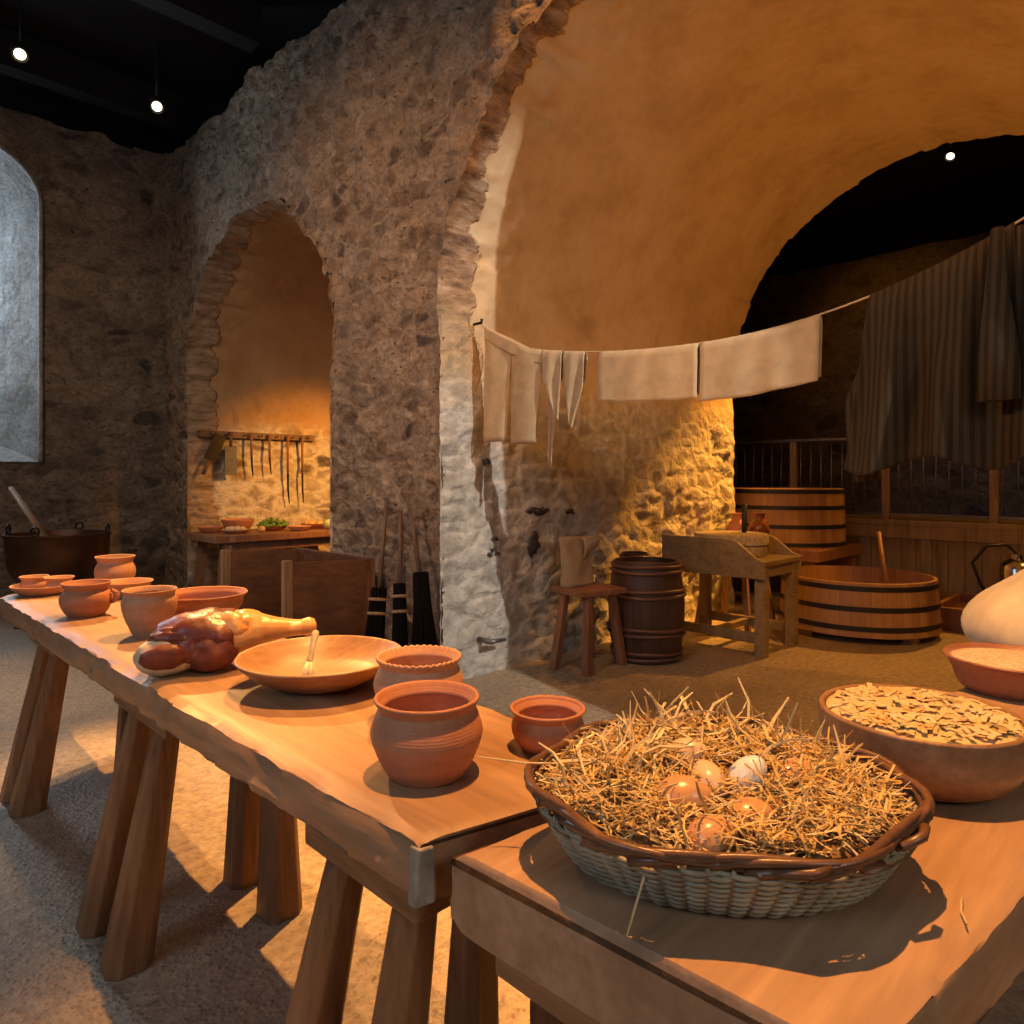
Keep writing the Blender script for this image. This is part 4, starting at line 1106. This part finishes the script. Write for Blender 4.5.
# stockings: two short pointed ones and a long pointed strip
def hose(y0, y1, L, tipy, label, back, x_off=0):
    t = thing('linen_stocking', (LX, (y0+y1)/2, line_z((y0+y1)/2)), label, 'stocking', 'pointed stockings')
    for nm, L_, sx, tp in (('front_leg', L, -1, tipy), ('rear_leg', back, 1, (y0+y1)/2+.02)):
        mb = MB()
        def f(u, v):
            w0, w1 = y0, y1
            y = w0+(w1-w0)*u; taper = max(0, (v-.45)/.55)
            y = y+(tp-y)*taper**1.1*.94
            return V((LX+sx*(.012*min(1, v*12)+.004)+.008*math.sin(u*9+v*4)*min(1, v*5), y, line_z(w0+(w1-w0)*u)+.004-L_*v))-V(t.location)
        mb.grid(f, 14, 26); mb.build(nm, M['linen_pale'], t, True, solid=.004)
hose(2.79, 2.635, .40, 2.66, 'short pointed linen stocking hanging close to the trousers', .30)
hose(2.625, 2.47, .43, 2.565, 'short pointed linen stocking hanging beside the first towel', .32)
mb = MB()
mb.grid(lambda u, v: V((LX+.055+.012*math.sin(u*6+v*5), 2.76+(.10*(1-v)**.7+.012)*(u-.5)+.02*v, line_z(2.78)-.02-.66*v)), 10, 24)
tag(mb.build('linen_strip', M['linen'], None, True, solid=.004), 'long narrow linen strip hanging behind the trousers', 'laundry', 'washing')
# striped tunic
tu = thing('wool_tunic', (LX,.73,line_z(.73)), 'dark striped wool tunic draped over the line', 'tunic', 'washing')
def tunic(sx, L, y0, y1, spread, seed):
    def f(u, v):
        y = y0+(y1-y0)*u; zl = line_z(y)+.006
        yy = y+(.10*(1-u)**2*v*spread-.05*u*u*v*spread)
        fold_ = (.045*math.sin(u*15+seed+v*1.2)+.03*noise.noise((u*6, v*1.5, seed)))*min(1, v*1.6)
        # a deep fold that opens from the middle of the front
        fold_ -= .06*math.exp(-((u-.52-.05*v)/.06)**2)*smooth01(.25, .7, v)
        ln = L*(1+.05*math.sin(u*9+seed)+.20*u)
        x = sx*(.014*min(1, v*10)+.05*v)+fold_
        return V((x, yy-.73, zl-ln*v-line_z(.73)))
    return f
mb = MB(); mb.grid(tunic(-1, .70, .985, .50, 1.0, .4), 70, 44); mb.build('front_panel', M['wool'], tu, True, solid=.006)
mb = MB(); mb.grid(tunic(1, .66, .975, .50, .8, 2.1), 60, 40); mb.build('back_panel', M['wool'], tu, True, solid=.006)
def sleeve(pts, rad, name='sleeve'):
    mb = MB(); P = [V(p)-V(tu.location) for p in pts]; mb.tube(P, rad, 18, False, .55)
    for v in mb.bm.verts: v.co += noise.noise_vector(v.co*9)*.012
    mb.build(name, M['wool'], tu, True, solid=.005)
sleeve([(LX-.05,.54,line_z(.53)+.0),(LX-.09,.535,1.95),(LX-.12,.53,1.75),(LX-.13,.525,1.58)], [.018,.040,.058,.066])
sleeve([(LX+.05,1.00,1.80),(LX+.07,1.06,1.62),(LX+.08,1.05,1.42),(LX+.09,1.02,1.30)], [.03,.045,.05,.05])
mb = MB(); mb.grid(lambda u, v: V((LX-.02+.03*math.sin(u*9), .49-.22*u, line_z(.49-.2*u)-.60*v-.02))-V(tu.location), 20, 20); mb.build('hood', M['wool'], tu, True, solid=.006)

mb = MB()
for x, z, rx, rz_, sd in ((3.67,1.07,.10,.028,1),(3.62,.84,.06,.075,2),(4.02,1.06,.055,.022,4),(3.22,.83,.030,.014,5),(3.27,.80,.022,.012,6),(3.20,.80,.018,.014,7),(3.25,.90,.028,.014,8),(3.17,1.42,.03,.02,13)):
    mb.blob((x, YJ-.005, z), (rx,.02,rz_), 3, .9, 1.4, sd*3.1)  # dark flints by the stool; small jamb ones stand for painted marks
M['flint_mark'] = plain('dark_flint_mark', (.05,.045,.042), .6, 0, .5, 20)
struct(mb.build('wall_flints_marks', M['flint_mark']))
# marks and iron fixing in the pale jamb
mb = MB(); mb.tube([(3.13,3.44,.24),(3.13,3.33,.24),(3.26,3.325,.235)], [.018,.018,.012], 8)
tag(mb.build('iron_bracket', M['bar'], None), 'grey iron bracket low in the pale pier near the floor', 'bracket')

# ------------------------------------------------------------------ lamps and added fill lights
def aim(o, target):
    o.rotation_euler = (V(target)-V(o.location)).to_track_quat('-Z', 'Y').to_euler()
def spot(name, loc, target, power, col, angle=60, blend=.4, size=.05):
    L = bpy.data.lights.new(name, 'SPOT'); L.energy = power; L.color = col; L.spot_size = math.radians(angle); L.spot_blend = blend; L.shadow_soft_size = size
    o = bpy.data.objects.new(name, L); COL.objects.link(o); o.location = loc; aim(o, target); return o
def area(name, loc, target, power, col, sx, sy):
    L = bpy.data.lights.new(name, 'AREA'); L.energy = power; L.color = col; L.shape = 'RECTANGLE'; L.size = sx; L.size_y = sy
    o = bpy.data.objects.new(name, L); COL.objects.link(o); o.location = loc; aim(o, target); return o
def fixture(loc, target, label, ceil=5.30, lit=True):
    t = thing('spot_lamp', loc, label, 'spotlight', 'ceiling spotlights')
    d = (V(target)-V(loc)).normalized(); q = d.to_track_quat('Z', 'Y').to_matrix()
    def T(mb):
        for v in mb.bm.verts: v.co = q@v.co
        return mb
    hs = T(MB().lathe([(0,-.16),(.045,-.16),(.06,-.12),(.062,0),(.054,0),(.052,-.02),(0,-.02)], 24)).build('housing', M['blackpaint'], t, angle=40)
    T(MB().lathe([(0,-.012),(.042,-.012),(.042,-.018),(0,-.018)], 24)).build('lens', M['lens'], hs)
    MB().tube([q@V((0,0,-.08)), V((0,0,.15)), V((0,0,ceil-loc[2]))], .012, 6).build('bracket', M['blackpaint'], t)
    return t
WARM = (1, .45, .12); AMBER = (1, .40, .055); COOL = (.62, .78, 1)
fixture((2.229,6.817,4.7), (.9,2.4,.8), 'small lit spotlight hanging above the end of the long wall')
fixture((1.179,6.755,4.7), (.7,3.0,.8), 'small lit spotlight hanging above the tall window')
fixture((9.5,2.187,5.1), (5.8,2.6,.6), 'lit spotlight under the far room ceiling seen through the vault', 5.70)

K = dict(top=1150, key=1500, back=1250, pass_=5200, floor=850, front=650, up=190, niche=480, jamb=1150, win=125, fill=72, streak=110, wash=820)
spot('basket_spot', (1.10,.72,4.75), (1.35,.55,.78), K['top'], WARM, 50, .6, .03)
spot('key_spot', (2.52,2.95,4.65), (.85,2.6,.5), K['key'], WARM, 42, .45, .03)
spot('table_spot', (2.16,6.70,4.62), (.85,3.0,.75), K['back'], (1,.50,.17), 30, .5, .04)
spot('passage_spot', (9.35,2.22,5.0), (6.25,3.3,1.35), K['pass_'], AMBER, 22, 1, .04)
spot('passage_floor_spot', (9.3,1.6,5.0), (5.6,1.9,0), K['floor'], AMBER, 40, .8, .04)
spot('passage_front_spot', (.9,-.8,4.8), (5.95,2.25,.4), K['front'], AMBER, 24, .8, .04)
spot('vault_fill', (4.7,.05,.35), (4.7,1.6,4.0), K['up'], AMBER, 112, .5, .2)  # added unseen light that brightens the vault from below
spot('niche_spot', (4.3,5.2,2.4), (4.2,7.6,.95), K['niche'], AMBER, 70, 1, .05)
js = spot('jamb_spot', (2.33,-2.9,4.5), (3.05,3.42,1.3), K['jamb'], (1,.95,.87), 36, .35, .02); js.scale = (.19, 1, 1)
spot('laundry_spot', (-2.6,3.6,3.6), (3.05,1.35,1.85), 700, (1,.50,.17), 23, .9, .03)
spot('panel_spot', (6.9,-1.9,4.9), (8.0,1.6,.5), 260, AMBER, 60, 1, .05)  # added spot that brightens the platform boarding
area('near_fill', (.1,-3.4,3.2), (1.0,.3,.8), 36, (1,.95,.90), 1.2, 1.2)  # added neutral fill, out of view; lifts the basket shadow and slab end
spot('end_wall_spot', (-.6,4.6,4.8), (1.5,8.3,1.7), 170, (1,.64,.36), 80, 1, .05)  # added spot that lifts the dark end wall
spot('table_end_spot', (1.18,6.70,4.6), (.75,4.7,0), 520, (1,.62,.32), 44, .8, .04)
spot('streak_spot', (2.35,2.2,4.75), (2.8,2.4,3.7), K['streak'], WARM, 70, .8, .03)
spot('wall_wash_spot', (-1.6,2.2,4.9), (2.8,4.6,2.3), K['wash'], (1,.57,.30), 50, 1, .1)
spot('far_wall_spot', (9.6,3.6,5.0), (12.2,3.4,3.0), 60, AMBER, 90, 1, .1)  # added faint warm light for the far wall
spot('far_cool_spot', (9.8,-1.5,4.9), (12.2,1.6,1.3), 120, (.7,.8,1), 36, 1, .1)  # added faint cool patch on the far wall
area('window_daylight', (.30,YB+1.15,3.1), (.9,7.0,2.2), K['win'], (.66,.83,1), 1.1, 2.6)
area('cool_fill', (-3.3,1.6,2.9), (.6,2.6,.6), K['fill'], COOL, 3.0, 1.6)  # added cool fill by the side wall, which has no opening
w_ = bpy.data.worlds.new('world'); sc.world = w_; w_.use_nodes = True
w_.node_tree.nodes['Background'].inputs[0].default_value = (.0005,.0005,.0006,1)

# ------------------------------------------------------------------ camera
cam = bpy.data.cameras.new('camera'); co = bpy.data.objects.new('camera', cam); COL.objects.link(co)
co.location = (0,0,1.31); co.rotation_euler = (PI/2, 0, -PI/4)
cam.sensor_width = 36; cam.sensor_fit = 'HORIZONTAL'; cam.lens = 36*700/1024; cam.shift_y = -34/1024; cam.clip_start = .02; cam.clip_end = 100
sc.camera = co
sc.view_settings.view_transform = 'Standard'; sc.view_settings.look = 'None'; sc.view_settings.gamma = 1
sc.view_settings.use_curve_mapping = False; sc.view_settings.exposure = .08
